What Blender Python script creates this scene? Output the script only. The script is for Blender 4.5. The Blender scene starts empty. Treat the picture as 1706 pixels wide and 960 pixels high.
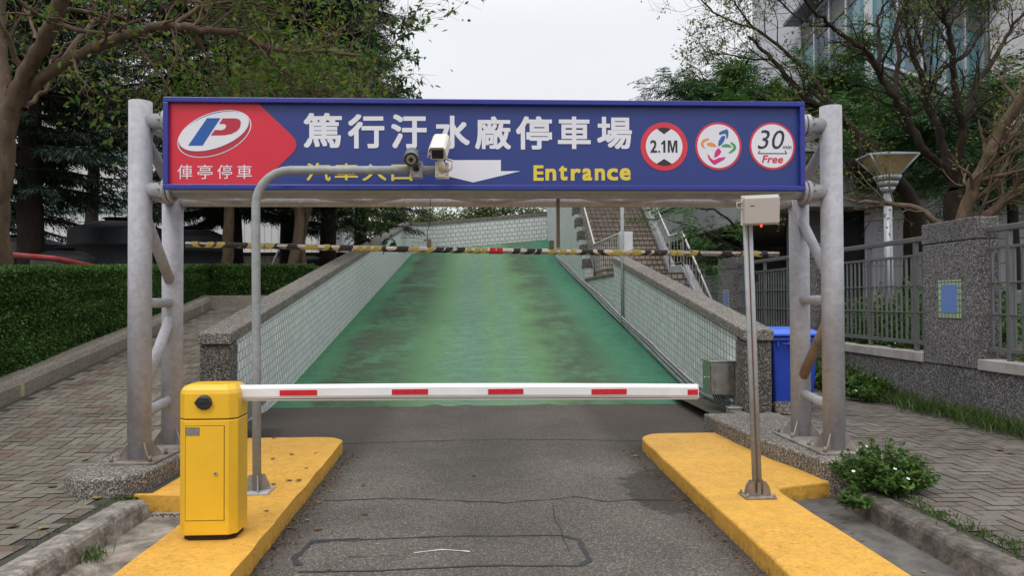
import bpy, bmesh, math, random
import numpy as np
from mathutils import Vector, Matrix

C = bpy.context.scene.collection
SC = bpy.context.scene
rad = math.radians

# ------------------------------------------------------------------ camera
FPX, CX, CY = 1250.0, 853.0, 480.0          # focal length and centre in pixels of a 1706 px wide frame
YAW, PITCH, ROLL = rad(2.6), rad(0.94), rad(0.25)
EYE = Vector((0, 0, 1.6))
fwd = Vector((math.sin(YAW)*math.cos(PITCH), math.cos(YAW)*math.cos(PITCH), math.sin(PITCH)))
rgt0 = Vector((math.cos(YAW), -math.sin(YAW), 0))
up0 = rgt0.cross(fwd)
rgt = rgt0*math.cos(ROLL) - up0*math.sin(ROLL)
upv = up0*math.cos(ROLL) + rgt0*math.sin(ROLL)
cd = bpy.data.cameras.new('camera'); cam = bpy.data.objects.new('camera', cd); C.objects.link(cam)
m = Matrix((rgt, upv, -fwd)).transposed().to_4x4(); m.translation = EYE
cam.matrix_world = m
cd.sensor_width = 36; cd.lens = 36*FPX/1706; cd.clip_start = 0.05; cd.clip_end = 3000
SC.camera = cam

def ray(px, py): return rgt*((px-CX)/FPX) + upv*((CY-py)/FPX) + fwd
def on_z(px, py, z): d = ray(px, py); return EYE + d*((z-EYE.z)/d.z)
def on_y(px, py, y): d = ray(px, py); return EYE + d*((y-EYE.y)/d.y)
def on_x(px, py, x): d = ray(px, py); return EYE + d*((x-EYE.x)/d.x)
def at_d(px, py, D): return EYE + ray(px, py)*D

# ------------------------------------------------------------------ sky, sun, exposure (overcast noon)
SUN_EL, SUN_AZ = rad(58), rad(205)     # azimuth clockwise from +Y
W = bpy.data.worlds.new('World'); SC.world = W; W.use_nodes = True
nt = W.node_tree; nt.nodes.clear()
sky = nt.nodes.new('ShaderNodeTexSky'); sky.sky_type = 'NISHITA'; sky.sun_disc = False
sky.sun_elevation = SUN_EL; sky.sun_rotation = SUN_AZ; sky.air_density = 1.0; sky.dust_density = 6.0; sky.ozone_density = 1.0
hs = nt.nodes.new('ShaderNodeHueSaturation'); hs.inputs['Saturation'].default_value = 0.10
tc = nt.nodes.new('ShaderNodeTexCoord'); sep = nt.nodes.new('ShaderNodeSeparateXYZ')
cl = nt.nodes.new('ShaderNodeTexNoise'); cl.inputs['Scale'].default_value = 1.6; cl.inputs['Detail'].default_value = 4
mp = nt.nodes.new('ShaderNodeMapping'); mp.inputs['Scale'].default_value = (1, 1, 3)
cloud = nt.nodes.new('ShaderNodeValToRGB')               # overcast layer: brightest overhead
cloud.color_ramp.elements[0].position = 0.0; cloud.color_ramp.elements[0].color = (7.3, 7.5, 7.95, 1)
cloud.color_ramp.elements[1].position = 1.0; cloud.color_ramp.elements[1].color = (19.5, 19.8, 20.2, 1)
e = cloud.color_ramp.elements.new(0.35); e.color = (8.2, 8.4, 8.8, 1)
mx = nt.nodes.new('ShaderNodeMix'); mx.data_type = 'RGBA'; mx.inputs[0].default_value = 0.93
mul = nt.nodes.new('ShaderNodeMix'); mul.data_type = 'RGBA'; mul.blend_type = 'MULTIPLY'; mul.inputs[0].default_value = 1
mr = nt.nodes.new('ShaderNodeMapRange'); mr.inputs[3].default_value = 0.90; mr.inputs[4].default_value = 1.06
bg = nt.nodes.new('ShaderNodeBackground'); bg.inputs['Strength'].default_value = 0.1
wo = nt.nodes.new('ShaderNodeOutputWorld')
L = nt.links.new
L(tc.outputs['Generated'], sep.inputs[0]); L(tc.outputs['Generated'], mp.inputs[0]); L(mp.outputs[0], cl.inputs['Vector'])
L(sep.outputs['Z'], cloud.inputs[0]); L(sky.outputs[0], hs.inputs['Color'])
L(hs.outputs[0], mx.inputs[6]); L(cloud.outputs[0], mx.inputs[7])
L(cl.outputs['Fac'], mr.inputs[0]); L(mx.outputs[2], mul.inputs[6]); L(mr.outputs[0], mul.inputs[7])
L(mul.outputs[2], bg.inputs['Color']); L(bg.outputs[0], wo.inputs[0])
sd = bpy.data.lights.new('sun', 'SUN'); sd.energy = 0.9; sd.angle = rad(25); sd.color = (1.0, 0.965, 0.92)
so = bpy.data.objects.new('sun', sd); C.objects.link(so)
sdir = Vector((math.sin(SUN_AZ)*math.cos(SUN_EL), math.cos(SUN_AZ)*math.cos(SUN_EL), math.sin(SUN_EL)))
so.rotation_euler = sdir.to_track_quat('Z', 'Y').to_euler(); so.location = (0, -5, 20)
SC.view_settings.view_transform = 'Standard'; SC.view_settings.look = 'None'
SC.view_settings.exposure = 0.18; SC.view_settings.gamma = 1.0; SC.view_settings.use_curve_mapping = False
try:
    SC.cycles.max_bounces = 6; SC.cycles.transparent_max_bounces = 6
except Exception: pass

# ------------------------------------------------------------------ materials
class G:
    """small wrapper round a material's node tree"""
    def __init__(s, name):
        s.m = bpy.data.materials.new(name); s.m.use_nodes = True
        s.t = s.m.node_tree; s.p = s.t.nodes['Principled BSDF']; s.out = s.t.nodes['Material Output']
    def n(s, typ, **kw):
        x = s.t.nodes.new('ShaderNode'+typ)
        for k, v in kw.items():
            if hasattr(x, k) and k not in ('Scale',): setattr(x, k, v)
            else: x.inputs[k].default_value = v
        return x
    def l(s, a, b): s.t.links.new(a, b)
    def co(s, kind='Object', scale=None):
        c = s.n('TexCoord').outputs[kind]
        if scale is not None:
            mpn = s.n('Mapping'); mpn.inputs['Scale'].default_value = scale; s.l(c, mpn.inputs[0]); c = mpn.outputs[0]
        return c
    def noise(s, co, scale, detail=4, rough=.6, dist=0):
        x = s.n('TexNoise'); x.inputs['Scale'].default_value = scale; x.inputs['Detail'].default_value = detail
        x.inputs['Roughness'].default_value = rough; x.inputs['Distortion'].default_value = dist; s.l(co, x.inputs['Vector']); return x.outputs['Fac']
    def vor(s, co, scale, out='Distance', feature='F1'):
        x = s.n('TexVoronoi'); x.feature = feature; x.inputs['Scale'].default_value = scale; s.l(co, x.inputs['Vector']); return x.outputs[out]
    def ramp(s, fac, stops, interp='LINEAR'):
        x = s.n('ValToRGB'); r = x.color_ramp; r.interpolation = interp
        while len(r.elements) > 1: r.elements.remove(r.elements[-1])
        for i, (p, c) in enumerate(stops):
            if not isinstance(c, (tuple, list)): c = (c, c, c)
            el = r.elements[0] if i == 0 else r.elements.new(p)
            el.position = p; el.color = (*c[:3], 1)
        s.l(fac, x.inputs[0]); return x.outputs[0]
    def mix(s, f, a, b, blend='MIX'):
        x = s.n('Mix'); x.data_type = 'RGBA'; x.blend_type = blend
        for v, i in ((f, 0), (a, 6), (b, 7)):
            if isinstance(v, (int, float)): x.inputs[i].default_value = v if i == 0 else (v, v, v, 1)
            elif isinstance(v, (tuple, list)): x.inputs[i].default_value = (*v[:3], 1)
            else: s.l(v, x.inputs[i])
        return x.outputs[2]
    def math(s, op, a, b=None, clamp=False):
        x = s.n('Math'); x.operation = op; x.use_clamp = clamp
        for v, i in ((a, 0), (b, 1)):
            if v is None: continue
            if isinstance(v, (int, float)): x.inputs[i].default_value = v
            else: s.l(v, x.inputs[i])
        return x.outputs[0]
    def bump(s, h, strength=.3, dist=.01):
        x = s.n('Bump'); x.inputs['Strength'].default_value = strength; x.inputs['Distance'].default_value = dist
        s.l(h, x.inputs['Height']); s.l(x.outputs[0], s.p.inputs['Normal'])
    def fin(s, col, rough=.7, metal=0.0, spec=None):
        if isinstance(col, (tuple, list)): s.p.inputs['Base Color'].default_value = (*col[:3], 1)
        else: s.l(col, s.p.inputs['Base Color'])
        if isinstance(rough, (int, float)): s.p.inputs['Roughness'].default_value = rough
        else: s.l(rough, s.p.inputs['Roughness'])
        s.p.inputs['Metallic'].default_value = metal
        if spec is not None: s.p.inputs['Specular IOR Level'].default_value = spec
        return s.m

def plain(name, col, rough=.6, metal=0, var=.12, scale=5, bump=.05, bscale=90, dirt=None, dirtamt=.5, spec=None):
    g = G(name); co = g.co()
    nz = g.noise(co, scale, 6, .65)
    c = g.mix(1, col, g.ramp(nz, [(.3, 1-var), (.7, 1+var)]), 'MULTIPLY')
    if dirt is not None:
        d = g.noise(co, scale*.45, 8, .72, .6)
        c = g.mix(g.math('MULTIPLY', g.ramp(d, [(.46, 0.0), (.62, 1.0)]), dirtamt), c, dirt)
    rr = g.ramp(g.noise(co, scale*2, 4), [(.3, max(.03, rough-.08)), (.7, min(1, rough+.08))])
    g.bump(g.noise(co, bscale, 3), bump, .01)
    return g.fin(c, rr, metal, spec)

def aggregate(name, c_dark, c_mid, c_light, scale=70, stain=.5):
    g = G(name); co = g.co()
    cell = g.vor(co, scale, 'Color'); sepn = g.n('SeparateColor'); g.l(cell, sepn.inputs[0])
    c = g.ramp(sepn.outputs[0], [(0, c_dark), (.35, c_dark), (.45, c_mid), (.75, c_mid), (.9, c_light)])
    edge = g.vor(co, scale, 'Distance', 'DISTANCE_TO_EDGE')
    c = g.mix(g.ramp(edge, [(0, 1.0), (.12, 0.0)]), c, tuple(v*.55 for v in c_dark))
    big = g.noise(co, 1.3, 7, .7)
    c = g.mix(g.math('MULTIPLY', g.ramp(big, [(.45, 0.0), (.7, 1.0)]), stain), c, g.mix(1, c, .45, 'MULTIPLY'))
    g.bump(g.math('MINIMUM', edge, .25), .6, .012)
    return g.fin(c, .85, 0, .3)

def tiles(name, base, mortar, w, h, offset=.5, var=.12, rough=.35, msize=.006, grime=None, gscale=.5, sq=1.0, c2=None):
    g = G(name); uv = g.n('UVMap').outputs[0]
    b = g.n('TexBrick'); b.offset = offset; b.squash = sq; b.inputs['Scale'].default_value = 1
    b.inputs['Brick Width'].default_value = w; b.inputs['Row Height'].default_value = h; b.inputs['Mortar Size'].default_value = msize
    b.inputs['Mortar Smooth'].default_value = .15; b.inputs['Bias'].default_value = 0
    c1 = tuple(v*(1-var) for v in base); cc2 = c2 or tuple(v*(1+var) for v in base)
    b.inputs['Color1'].default_value = (*c1, 1); b.inputs['Color2'].default_value = (*cc2, 1); b.inputs['Mortar'].default_value = (*mortar, 1)
    g.l(uv, b.inputs['Vector'])
    c = b.outputs['Color']; co = g.co()
    c = g.mix(1, c, g.ramp(g.noise(co, 14, 5, .7), [(.3, .86), (.7, 1.1)]), 'MULTIPLY')
    if grime is not None:
        st = g.noise(g.co('Object', (6, 6, .7)), 1.0, 8, .7, .3)
        c = g.mix(g.math('MULTIPLY', g.ramp(st, [(.5, 0.0), (.74, 1.0)]), gscale), c, grime)
    g.bump(g.math('SUBTRACT', 1, b.outputs['Fac']), .5, .004)
    return g.fin(c, g.ramp(b.outputs['Fac'], [(0, rough), (1, .9)]))

def leafmat(name, cols, trans=.35, rough=.5, spec=.35):
    g = G(name); rnd = g.n('NewGeometry').outputs['Random Per Island']
    c = g.ramp(rnd, [(i/max(1, len(cols)-1), k) for i, k in enumerate(cols)])
    c = g.mix(1, c, g.ramp(g.noise(g.co(), .9, 3), [(.3, .75), (.7, 1.25)]), 'MULTIPLY')
    g.fin(c, rough, 0, spec)
    t = g.n('BsdfTranslucent'); g.l(g.mix(1, c, (1.0, 1.15, .55), 'MULTIPLY'), t.inputs['Color'])
    mxs = g.n('MixShader'); mxs.inputs[0].default_value = trans
    g.l(g.p.outputs[0], mxs.inputs[1]); g.l(t.outputs[0], mxs.inputs[2]); g.l(mxs.outputs[0], g.out.inputs[0])
    return g.m

def bark(name, a, b, scale=9):
    g = G(name); co = g.co('Object', (1, 1, .35))
    nz = g.noise(co, scale, 8, .7, .5)
    c = g.ramp(nz, [(.3, a), (.7, b)])
    c = g.mix(g.math('MULTIPLY', g.ramp(g.noise(g.co(), 3, 5), [(.5, 0.0), (.7, 1.0)]), .4), c, tuple(.6*v+.02 for v in (a[0]*.9, a[1], a[2]*.9)))
    g.bump(g.noise(co, scale*3, 8, .75), .8, .03)
    return g.fin(c, .9, 0, .2)

MT = {}
MT['galv'] = None
def galvanised(name, base, dirt, amt):
    g = G(name); co = g.co()
    cell = g.vor(co, 26, 'Color'); sc = g.n('SeparateColor'); g.l(cell, sc.inputs[0])
    c = g.mix(1, base, g.ramp(sc.outputs[0], [(0, .9), (1, 1.08)]), 'MULTIPLY')
    c = g.mix(1, c, g.ramp(g.noise(co, 2.2, 6, .7), [(.3, .8), (.7, 1.12)]), 'MULTIPLY')
    st = g.noise(g.co('Object', (9, 9, 1.0)), 1.4, 7, .7, .2)
    c = g.mix(g.math('MULTIPLY', g.ramp(st, [(.5, 0.0), (.75, 1.0)]), amt), c, dirt)
    g.bump(g.noise(co, 60, 4), .06, .01)
    return g.fin(c, g.ramp(g.noise(co, 5, 4), [(.3, .45), (.7, .62)]), 0, .4)
MT['galv'] = galvanised('galvanised_steel', (.40, .395, .425), (.26, .245, .25), .25)
MT['galv_dirty'] = galvanised('weathered_steel', (.60, .58, .57), (.34, .27, .225), .5)
MT['galv_pole'] = galvanised('grey_pole_steel', (.30, .32, .325), (.2, .18, .16), .3)
MT['plate'] = plain('base_plate_steel', (.30, .27, .245), .55, .2, .2, 9, .1, dirt=(.13, .085, .055), dirtamt=.7)
MT['brace_rust'] = plain('brown_stained_steel', (.24, .175, .125), .6, .1, .25, 7, .1, dirt=(.12, .07, .045), dirtamt=.6)
MT['sign_blue'] = plain('navy_sign_face', (.020, .040, .20), .42, 0, .05, 3, .01, 30)
MT['sign_frame'] = plain('blue_sign_frame', (.02, .03, .25), .3, 0, .06, 5, .01, 30)
MT['sign_under'] = plain('sign_underside_ramp_tint', (.42, .49, .47), .4, .1, .06, 3, .01, 20)  # green tint paints the ramp's reflection into the base colour
MT['sign_red'] = plain('red_sign_vinyl', (.62, .018, .042), .35, 0, .04, 3, .01, 30)
MT['sign_white'] = plain('white_sign_vinyl', (.72, .72, .78), .4, 0, .03, 3, .01, 30)
MT['sign_yellow'] = plain('yellow_sign_vinyl', (.72, .56, .06), .4, 0, .05, 6, .01, 30)
MT['round_red'] = plain('red_roundel_vinyl', (.62, .035, .06), .4, 0, .04, 3, .01)
MT['sign_black'] = plain('black_sign_vinyl', (.022, .022, .032), .4, 0, .05, 3, .01)
MT['logo_blue'] = plain('logo_blue_vinyl', (.015, .09, .36), .4, 0, .04, 3, .01)
MT['logo_crimson'] = plain('logo_crimson_vinyl', (.44, .02, .05), .4, 0, .04, 3, .01)
MT['emb_blue'] = plain('emblem_blue', (.03, .12, .36), .4, 0, .04); MT['emb_green'] = plain('emblem_green', (.05, .32, .10), .4, 0, .04)
MT['emb_orange'] = plain('emblem_orange', (.80, .27, .07), .4, 0, .04); MT['emb_pink'] = plain('emblem_magenta', (.60, .02, .18), .4, 0, .04)
MT['m_yellow'] = plain('yellow_powder_coat', (.77, .455, .022), .34, 0, .04, 3, .015, 250, dirt=(.55, .30, .02), dirtamt=.35)
MT['black_plastic'] = plain('black_plastic', (.015, .015, .016), .4, 0, .1)
MT['dark_gap'] = plain('dark_seam', (.02, .014, .006), .9, 0, .1)
MT['chrome'] = plain('polished_steel', (.7, .69, .67), .18, 1, .06)
MT['stainless'] = plain('stainless_sheet', (.56, .545, .51), .2, 1, .1, 6, .02, 30)
MT['boom_white'] = plain('white_boom_paint', (.74, .73, .74), .35, 0, .05, 3, .01, dirt=(.5, .46, .42), dirtamt=.3)
MT['boom_under'] = plain('boom_rubber_strip', (.42, .36, .32), .7, 0, .1)
MT['refl_red'] = plain('red_reflective_tape', (.55, .012, .025), .3, 0, .06, 20, .02)
MT['cam_white'] = plain('cream_camera_shell', (.72, .68, .60), .4, 0, .05, 6, .01)
MT['cam_grey'] = plain('grey_camera_shell', (.13, .145, .155), .4, .1, .1)
MT['glass_dark'] = plain('dark_lens_glass', (.012, .016, .022), .08, 0, .1, bump=.0)
MT['lens_ring'] = plain('tan_lens_ring', (.25, .23, .17), .4, .2, .1)
MT['reader'] = plain('beige_reader_shell', (.50, .45, .41), .45, 0, .04, 5, .01)
MT['reader_rim'] = plain('reader_rim', (.60, .57, .54), .4, 0, .04)
MT['cable_rust'] = plain('red_brown_cable', (.14, .05, .035), .7, 0, .3, 20)
MT['cable'] = plain('pale_cable', (.55, .53, .5), .6)
MT['cable_black'] = plain('black_cable', (.018, .018, .018), .6)
MT['pipe'] = plain('grey_conduit', (.33, .34, .345), .45, .3, .2, 9, .05, dirt=(.14, .13, .12), dirtamt=.6)
MT['bin_blue'] = plain('blue_bin_plastic', (.018, .055, .42), .42, 0, .07, 4, .03, 120)
MT['bin_lid'] = plain('blue_bin_lid_plastic', (.05, .14, .66), .4, 0, .06, 5, .03)
MT['bar_steel'] = plain('scuffed_steel_tube', (.62, .54, .47), .22, .9, .12, 14, .02)
MT['tape_y'] = plain('yellow_tape', (.52, .41, .10), .4, 0, .15, 20, .05)
MT['tape_k'] = plain('black_tape', (.02, .02, .02), .4, 0, .2, 20, .05)
MT['tape_r'] = plain('red_tape', (.60, .02, .03), .4, 0, .1, 20, .05)
MT['conc'] = plain('weathered_concrete', (.25, .228, .20), 1, 0, .5, 13, .9, 45, dirt=(.075, .064, .052), dirtamt=.9)
MT['conc_kerb'] = plain('dark_stained_concrete', (.125, .106, .09), 1, 0, .55, 13, .9, 45, dirt=(.04, .033, .028), dirtamt=.9)
MT['joint'] = plain('yellowed_joint', (.36, .33, .16), .8)
MT['conc_dark'] = plain('dirty_gutter_concrete', (.27, .235, .195), .9, 0, .35, 7, .5, 60, dirt=(.075, .064, .055), dirtamt=.85)
MT['gutter_dark'] = plain('dark_gutter_concrete', (.115, .105, .096), .9, 0, .35, 7, .5, 60, dirt=(.05, .044, .04), dirtamt=.8)
MT['sill'] = plain('pale_sill_concrete', (.36, .335, .315), .85, 0, .14, 5, .15, 70, dirt=(.18, .15, .14), dirtamt=.6)
MT['agg'] = aggregate('exposed_aggregate', (.055, .05, .046), (.17, .15, .13), (.40, .36, .32), 75, .5)
MT['agg_top'] = aggregate('pale_washed_aggregate', (.10, .09, .08), (.26, .235, .205), (.50, .45, .40), 85, .35)
MT['agg_dark'] = aggregate('dark_washed_aggregate', (.072, .068, .068), (.185, .176, .173), (.37, .355, .345), 80, .45)
MT['agg_fine'] = aggregate('fine_planter_aggregate', (.20, .175, .145), (.33, .295, .245), (.45, .41, .345), 110, .45)
MT['tile_l'] = tiles('white_glazed_wall_tile', (.70, .71, .71), (.27, .28, .285), .061, .122, .5, .10, .4, .006, (.46, .47, .44), .6)
MT['tile_r'] = tiles('greenish_wall_tile', (.56, .60, .58), (.18, .19, .19), .061, .122, 0.0, .13, .42, .006, (.32, .35, .32), .6)
MT['tile_back'] = tiles('pale_back_wall_tile', (.64, .65, .64), (.16, .17, .17), .24, .2, .5, .06, .45, .012, (.3, .32, .3), .4)
MT['step_tile'] = tiles('brown_step_tile', (.27, .225, .18), (.075, .06, .05), .16, .16, 0.0, .2, .6, .014, (.075, .052, .038), .8)
def pavers(name, stops, moss):
    g = G(name); rnd = g.n('NewGeometry').outputs['Random Per Island']; co = g.co()
    c = g.ramp(rnd, stops)
    c = g.mix(1, c, g.ramp(g.noise(co, 45, 6, .8), [(.3, .72), (.7, 1.28)]), 'MULTIPLY')
    c = g.mix(1, c, g.ramp(g.noise(co, .9, 6, .7), [(.3, .74), (.7, 1.2)]), 'MULTIPLY')
    c = g.mix(g.math('MULTIPLY', g.ramp(g.noise(co, 1.7, 8, .75, .4), [(.56, 0.0), (.72, 1.0)]), .65), c, moss)
    g.bump(g.noise(co, 60, 5, .8), .5, .012)
    return g.fin(c, .9, 0, .25)
MT['paver_l'] = pavers('grey_red_paver_left', [(0, (.135, .118, .096)), (.3, (.168, .15, .122)), (.6, (.185, .17, .14)), (.78, (.155, .136, .11)), (.85, (.15, .115, .092)), (1, (.14, .10, .082))], (.085, .082, .055))
MT['paver_r'] = pavers('grey_paver_right', [(0, (.115, .10, .086)), (.4, (.145, .128, .11)), (.75, (.16, .142, .123)), (.88, (.14, .115, .098)), (1, (.12, .097, .082))], (.07, .06, .046))
MT['joint_dirt'] = plain('paver_joint_dirt', (.045, .04, .032), .95, 0, .4, 8, .3, 50, dirt=(.04, .05, .02), dirtamt=.7)
MT['step_nose'] = plain('dark_step_nosing', (.07, .052, .04), .8, 0, .3, 9)
MT['soil'] = plain('leafy_soil', (.075, .05, .035), .95, 0, .45, 12, .8, 50, dirt=(.035, .04, .02), dirtamt=.6)
MT['ground'] = plain('distant_ground', (.10, .11, .07), .95, 0, .3, .4, .3, 4)
MT['fence_grey'] = plain('grey_fence_paint', (.15, .155, .155), .42, .3, .12, 6, .03)
MT['rail_pale'] = plain('worn_pale_rail', (.46, .44, .41), .4, 0, .1, 8)
MT['baluster'] = plain('pale_baluster_paint', (.38, .36, .33), .5, 0, .15, 8)
MT['plaque_blue'] = plain('blue_mosaic', (.13, .22, .50), .4, 0, .08, 40)
MT['plaque_green'] = tiles('green_mosaic_border', (.33, .42, .26), (.06, .07, .05), .07, .075, 0, .1, .4, .006)
MT['tank'] = plain('black_tank_plastic', (.006, .0075, .01), .6, 0, .15, 3, .03)
MT['label_white'] = plain('white_label', (.6, .6, .6), .6)
MT['red_pipe'] = plain('faded_red_paint', (.50, .035, .05), .6, 0, .2, 4, .1, dirt=(.30, .16, .14), dirtamt=.6)
MT['shed'] = tiles('white_ribbed_cladding', (.62, .63, .64), (.42, .43, .44), .35, 4, 0, .03, .6, .03)
MT['shed_band'] = plain('grey_green_band', (.30, .42, .41), .6)
MT['scaff'] = plain('white_painted_tube', (.6, .6, .6), .5)
MT['deck'] = plain('grey_deck_concrete', (.30, .305, .315), .8, 0, .12, 1.2, .1, dirt=(.18, .18, .19), dirtamt=.5)
MT['col_conc'] = plain('dark_column_concrete', (.11, .115, .12), .8, 0, .15, 2, .1)
MT['panel_lav'] = tiles('lavender_grey_panel', (.42, .41, .455), (.2, .2, .22), 6, .62, 0, .02, .5, .02)
MT['panel_pale'] = tiles('pale_metal_panel', (.50, .51, .54), (.33, .33, .35), 8, .9, 0, .02, .45, .03)
MT['stone'] = tiles('pale_stone_cladding', (.45, .435, .44), (.25, .24, .25), 1.6, .9, .5, .03, .7, .02)
MT['mullion'] = plain('pale_mullion', (.48, .49, .52), .4, .4)
MT['louvre'] = plain('dark_canopy_louvre', (.11, .11, .125), .5, .3)
MT['void_dark'] = plain('dark_void', (.03, .03, .032), .9)  # near-black, stands in for the dark of openings
MT['lamp_glass'] = plain('amber_lamp_glass', (.36, .27, .14), .22, 0, .15, 6, .01)
MT['lamp_metal'] = plain('pale_lamp_metal', (.42, .44, .47), .4, .4, .06)
MT['nameplate'] = plain('etched_nameplate', (.30, .28, .25), .35, .6, .35, 80)
MT['white_mark'] = plain('chalky_paint_mark', (.62, .61, .59), .8, 0, .25, 30)
MT['flower_w'] = plain('white_petal', (.75, .75, .72), .6); MT['flower_p'] = plain('pink_petal', (.68, .26, .40), .6)

def asphalt():
    g = G('worn_asphalt'); co = g.co()
    fine = g.noise(co, 120, 3, .85); med = g.noise(co, 38, 5, .75); big = g.noise(co, .8, 6, .65, .4)
    vc = g.vor(co, 125, 'Color'); sv = g.n('SeparateColor'); g.l(vc, sv.inputs[0])
    c = g.ramp(sv.outputs[0], [(0, (.075, .065, .055)), (.45, (.122, .107, .093)), (.86, (.168, .150, .132)), (.95, (.30, .275, .245))])
    c = g.mix(1, c, g.ramp(fine, [(.3, .72), (.7, 1.3)]), 'MULTIPLY')
    c = g.mix(1, c, g.ramp(med, [(.3, .70), (.7, 1.28)]), 'MULTIPLY')
    c = g.mix(1, c, g.ramp(big, [(.3, .74), (.7, 1.22)]), 'MULTIPLY')
    sp = g.n('SeparateXYZ'); g.l(co, sp.inputs[0])
    wob = g.math('MULTIPLY', g.math('SUBTRACT', g.noise(co, 2.5, 7, .75), .5), 1.9)
    dx = g.math('DIVIDE', g.math('SUBTRACT', sp.outputs[0], 1.62), .42); dy = g.math('DIVIDE', g.math('SUBTRACT', sp.outputs[1], 6.35), .85)
    r = g.math('ADD', g.math('SQRT', g.math('ADD', g.math('POWER', dx, 2), g.math('POWER', dy, 2))), wob)
    c = g.mix(g.math('MULTIPLY', g.ramp(r, [(.85, 1.0), (1.05, 0.0)]), .66), c, (.026, .022, .02))
    # dirty strips along the islands and a browner band at the ramp foot
    ex = g.math('ABSOLUTE', g.math('SUBTRACT', sp.outputs[0], .15))
    ed = g.ramp(g.math('MULTIPLY', g.math('ADD', ex, g.math('MULTIPLY', wob, .13)), .5), [(.61, 0.0), (.75, 1.0)])
    c = g.mix(g.math('MULTIPLY', ed, .55), c, (.035, .029, .024))
    far = g.ramp(g.math('ADD', g.math('MULTIPLY', sp.outputs[1], .1), g.math('MULTIPLY', wob, .07)), [(.70, 0.0), (.95, 1.0)])
    c = g.mix(g.math('MULTIPLY', far, .52), c, (.052, .040, .033))
    tr = g.ramp(g.math('ADD', g.math('ABSOLUTE', g.math('SUBTRACT', ex, .02)), g.math('MULTIPLY', wob, .25)), [(.15, 1.0), (.5, 0.0)])
    c = g.mix(g.math('MULTIPLY', tr, .25), c, (.05, .045, .04))
    g.bump(g.math('ADD', fine, g.math('MULTIPLY', med, .6)), .7, .014)
    return g.fin(c, .88, 0, .3)
MT['asphalt'] = asphalt()
MT['sealant'] = plain('dark_bitumen_sealant', (.03, .031, .034), .7, 0, .2, 20, .3)
MT['crack'] = plain('dark_crack', (.018, .016, .014), .95, 0, .3, 30)

def rampmat():
    g = G('worn_green_ramp_coating'); uv = g.n('UVMap').outputs[0]
    sp = g.n('SeparateXYZ'); g.l(uv, sp.inputs[0])
    def mapped(sx, sy):
        m_ = g.n('Mapping'); m_.inputs['Scale'].default_value = (sx*6.46, sy, 1); g.l(uv, m_.inputs[0]); return m_.outputs[0]
    n1 = g.noise(mapped(.55, .5), 1.0, 8, .70, .5); n2 = g.noise(mapped(.9, 3.2), 1.3, 8, .78); n3 = g.noise(mapped(2.2, 2.0), 1.5, 8, .8, .3)
    ub = g.math('ADD', sp.outputs[0], g.math('MULTIPLY', g.math('SUBTRACT', n1, .5), .13))
    c = g.ramp(ub, [(0, (.044, .155, .078)), (.10, (.052, .18, .086)), (.22, (.065, .18, .085)), (.32, (.085, .195, .082)), (.40, (.092, .182, .112)),
                    (.47, (.088, .175, .118)), (.53, (.096, .192, .092)), (.58, (.09, .178, .112)), (.66, (.09, .198, .08)), (.76, (.075, .18, .085)), (.86, (.042, .155, .08)), (1, (.026, .125, .075))])
    c = g.mix(1, c, g.ramp(n2, [(.3, 1.0), (.7, 1.3)]), 'MULTIPLY')
    c = g.mix(1, c, g.ramp(n3, [(.3, .72), (.7, 1.28)]), 'MULTIPLY')
    n4 = g.noise(mapped(1.6, 9.0), 1.5, 8, .85)
    c = g.mix(1, c, g.ramp(n4, [(.3, .76), (.7, 1.24)]), 'MULTIPLY')
    c = g.mix(1, c, g.ramp(g.noise(mapped(7, 7), 2.0, 6, .85), [(.3, .82), (.7, 1.18)]), 'MULTIPLY')
    bandl = g.ramp(ub, [(.04, 0.0), (.10, 1.0), (.24, .8), (.36, 0.0)]); bandr = g.ramp(ub, [(.62, 0.0), (.72, .8), (.82, .8), (.90, 0.0)])
    band = g.math('ADD', bandl, bandr, True)
    s_ = g.math('ADD', g.math('ADD', g.math('MULTIPLY', n1, .30), g.math('MULTIPLY', n2, .26)), g.math('ADD', g.math('MULTIPLY', n3, .30), g.math('MULTIPLY', n4, .18)))
    st = g.ramp(s_, [(.465, 0.0), (.545, 1.0)])
    c = g.mix(g.math('MULTIPLY', g.math('MULTIPLY', band, st), .92), c, (.034, .036, .022))
    c = g.mix(g.math('MULTIPLY', g.math('MULTIPLY', band, g.ramp(n3, [(.5, 0.0), (.68, 1.0)])), .5), c, (.055, .065, .04))
    c = g.mix(g.math('MULTIPLY', g.ramp(n3, [(.62, 0.0), (.74, 1.0)]), .4), c, (.05, .065, .045))
    c = g.mix(g.math('MULTIPLY', g.ramp(g.noise(mapped(.8, 1.6), 1.7, 8, .75), [(.60, 0.0), (.70, 1.0)]), .22), c, (.20, .30, .24))
    g.bump(g.math('ADD', g.math('MULTIPLY', n3, .6), g.noise(g.co(), 70, 3)), .07, .01)
    c = g.mix(.20, c, (.105, .135, .115))
    return g.fin(c, g.ramp(n1, [(.3, .85), (.7, .95)]), 0, .12)
MT['ramp'] = rampmat()

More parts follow.
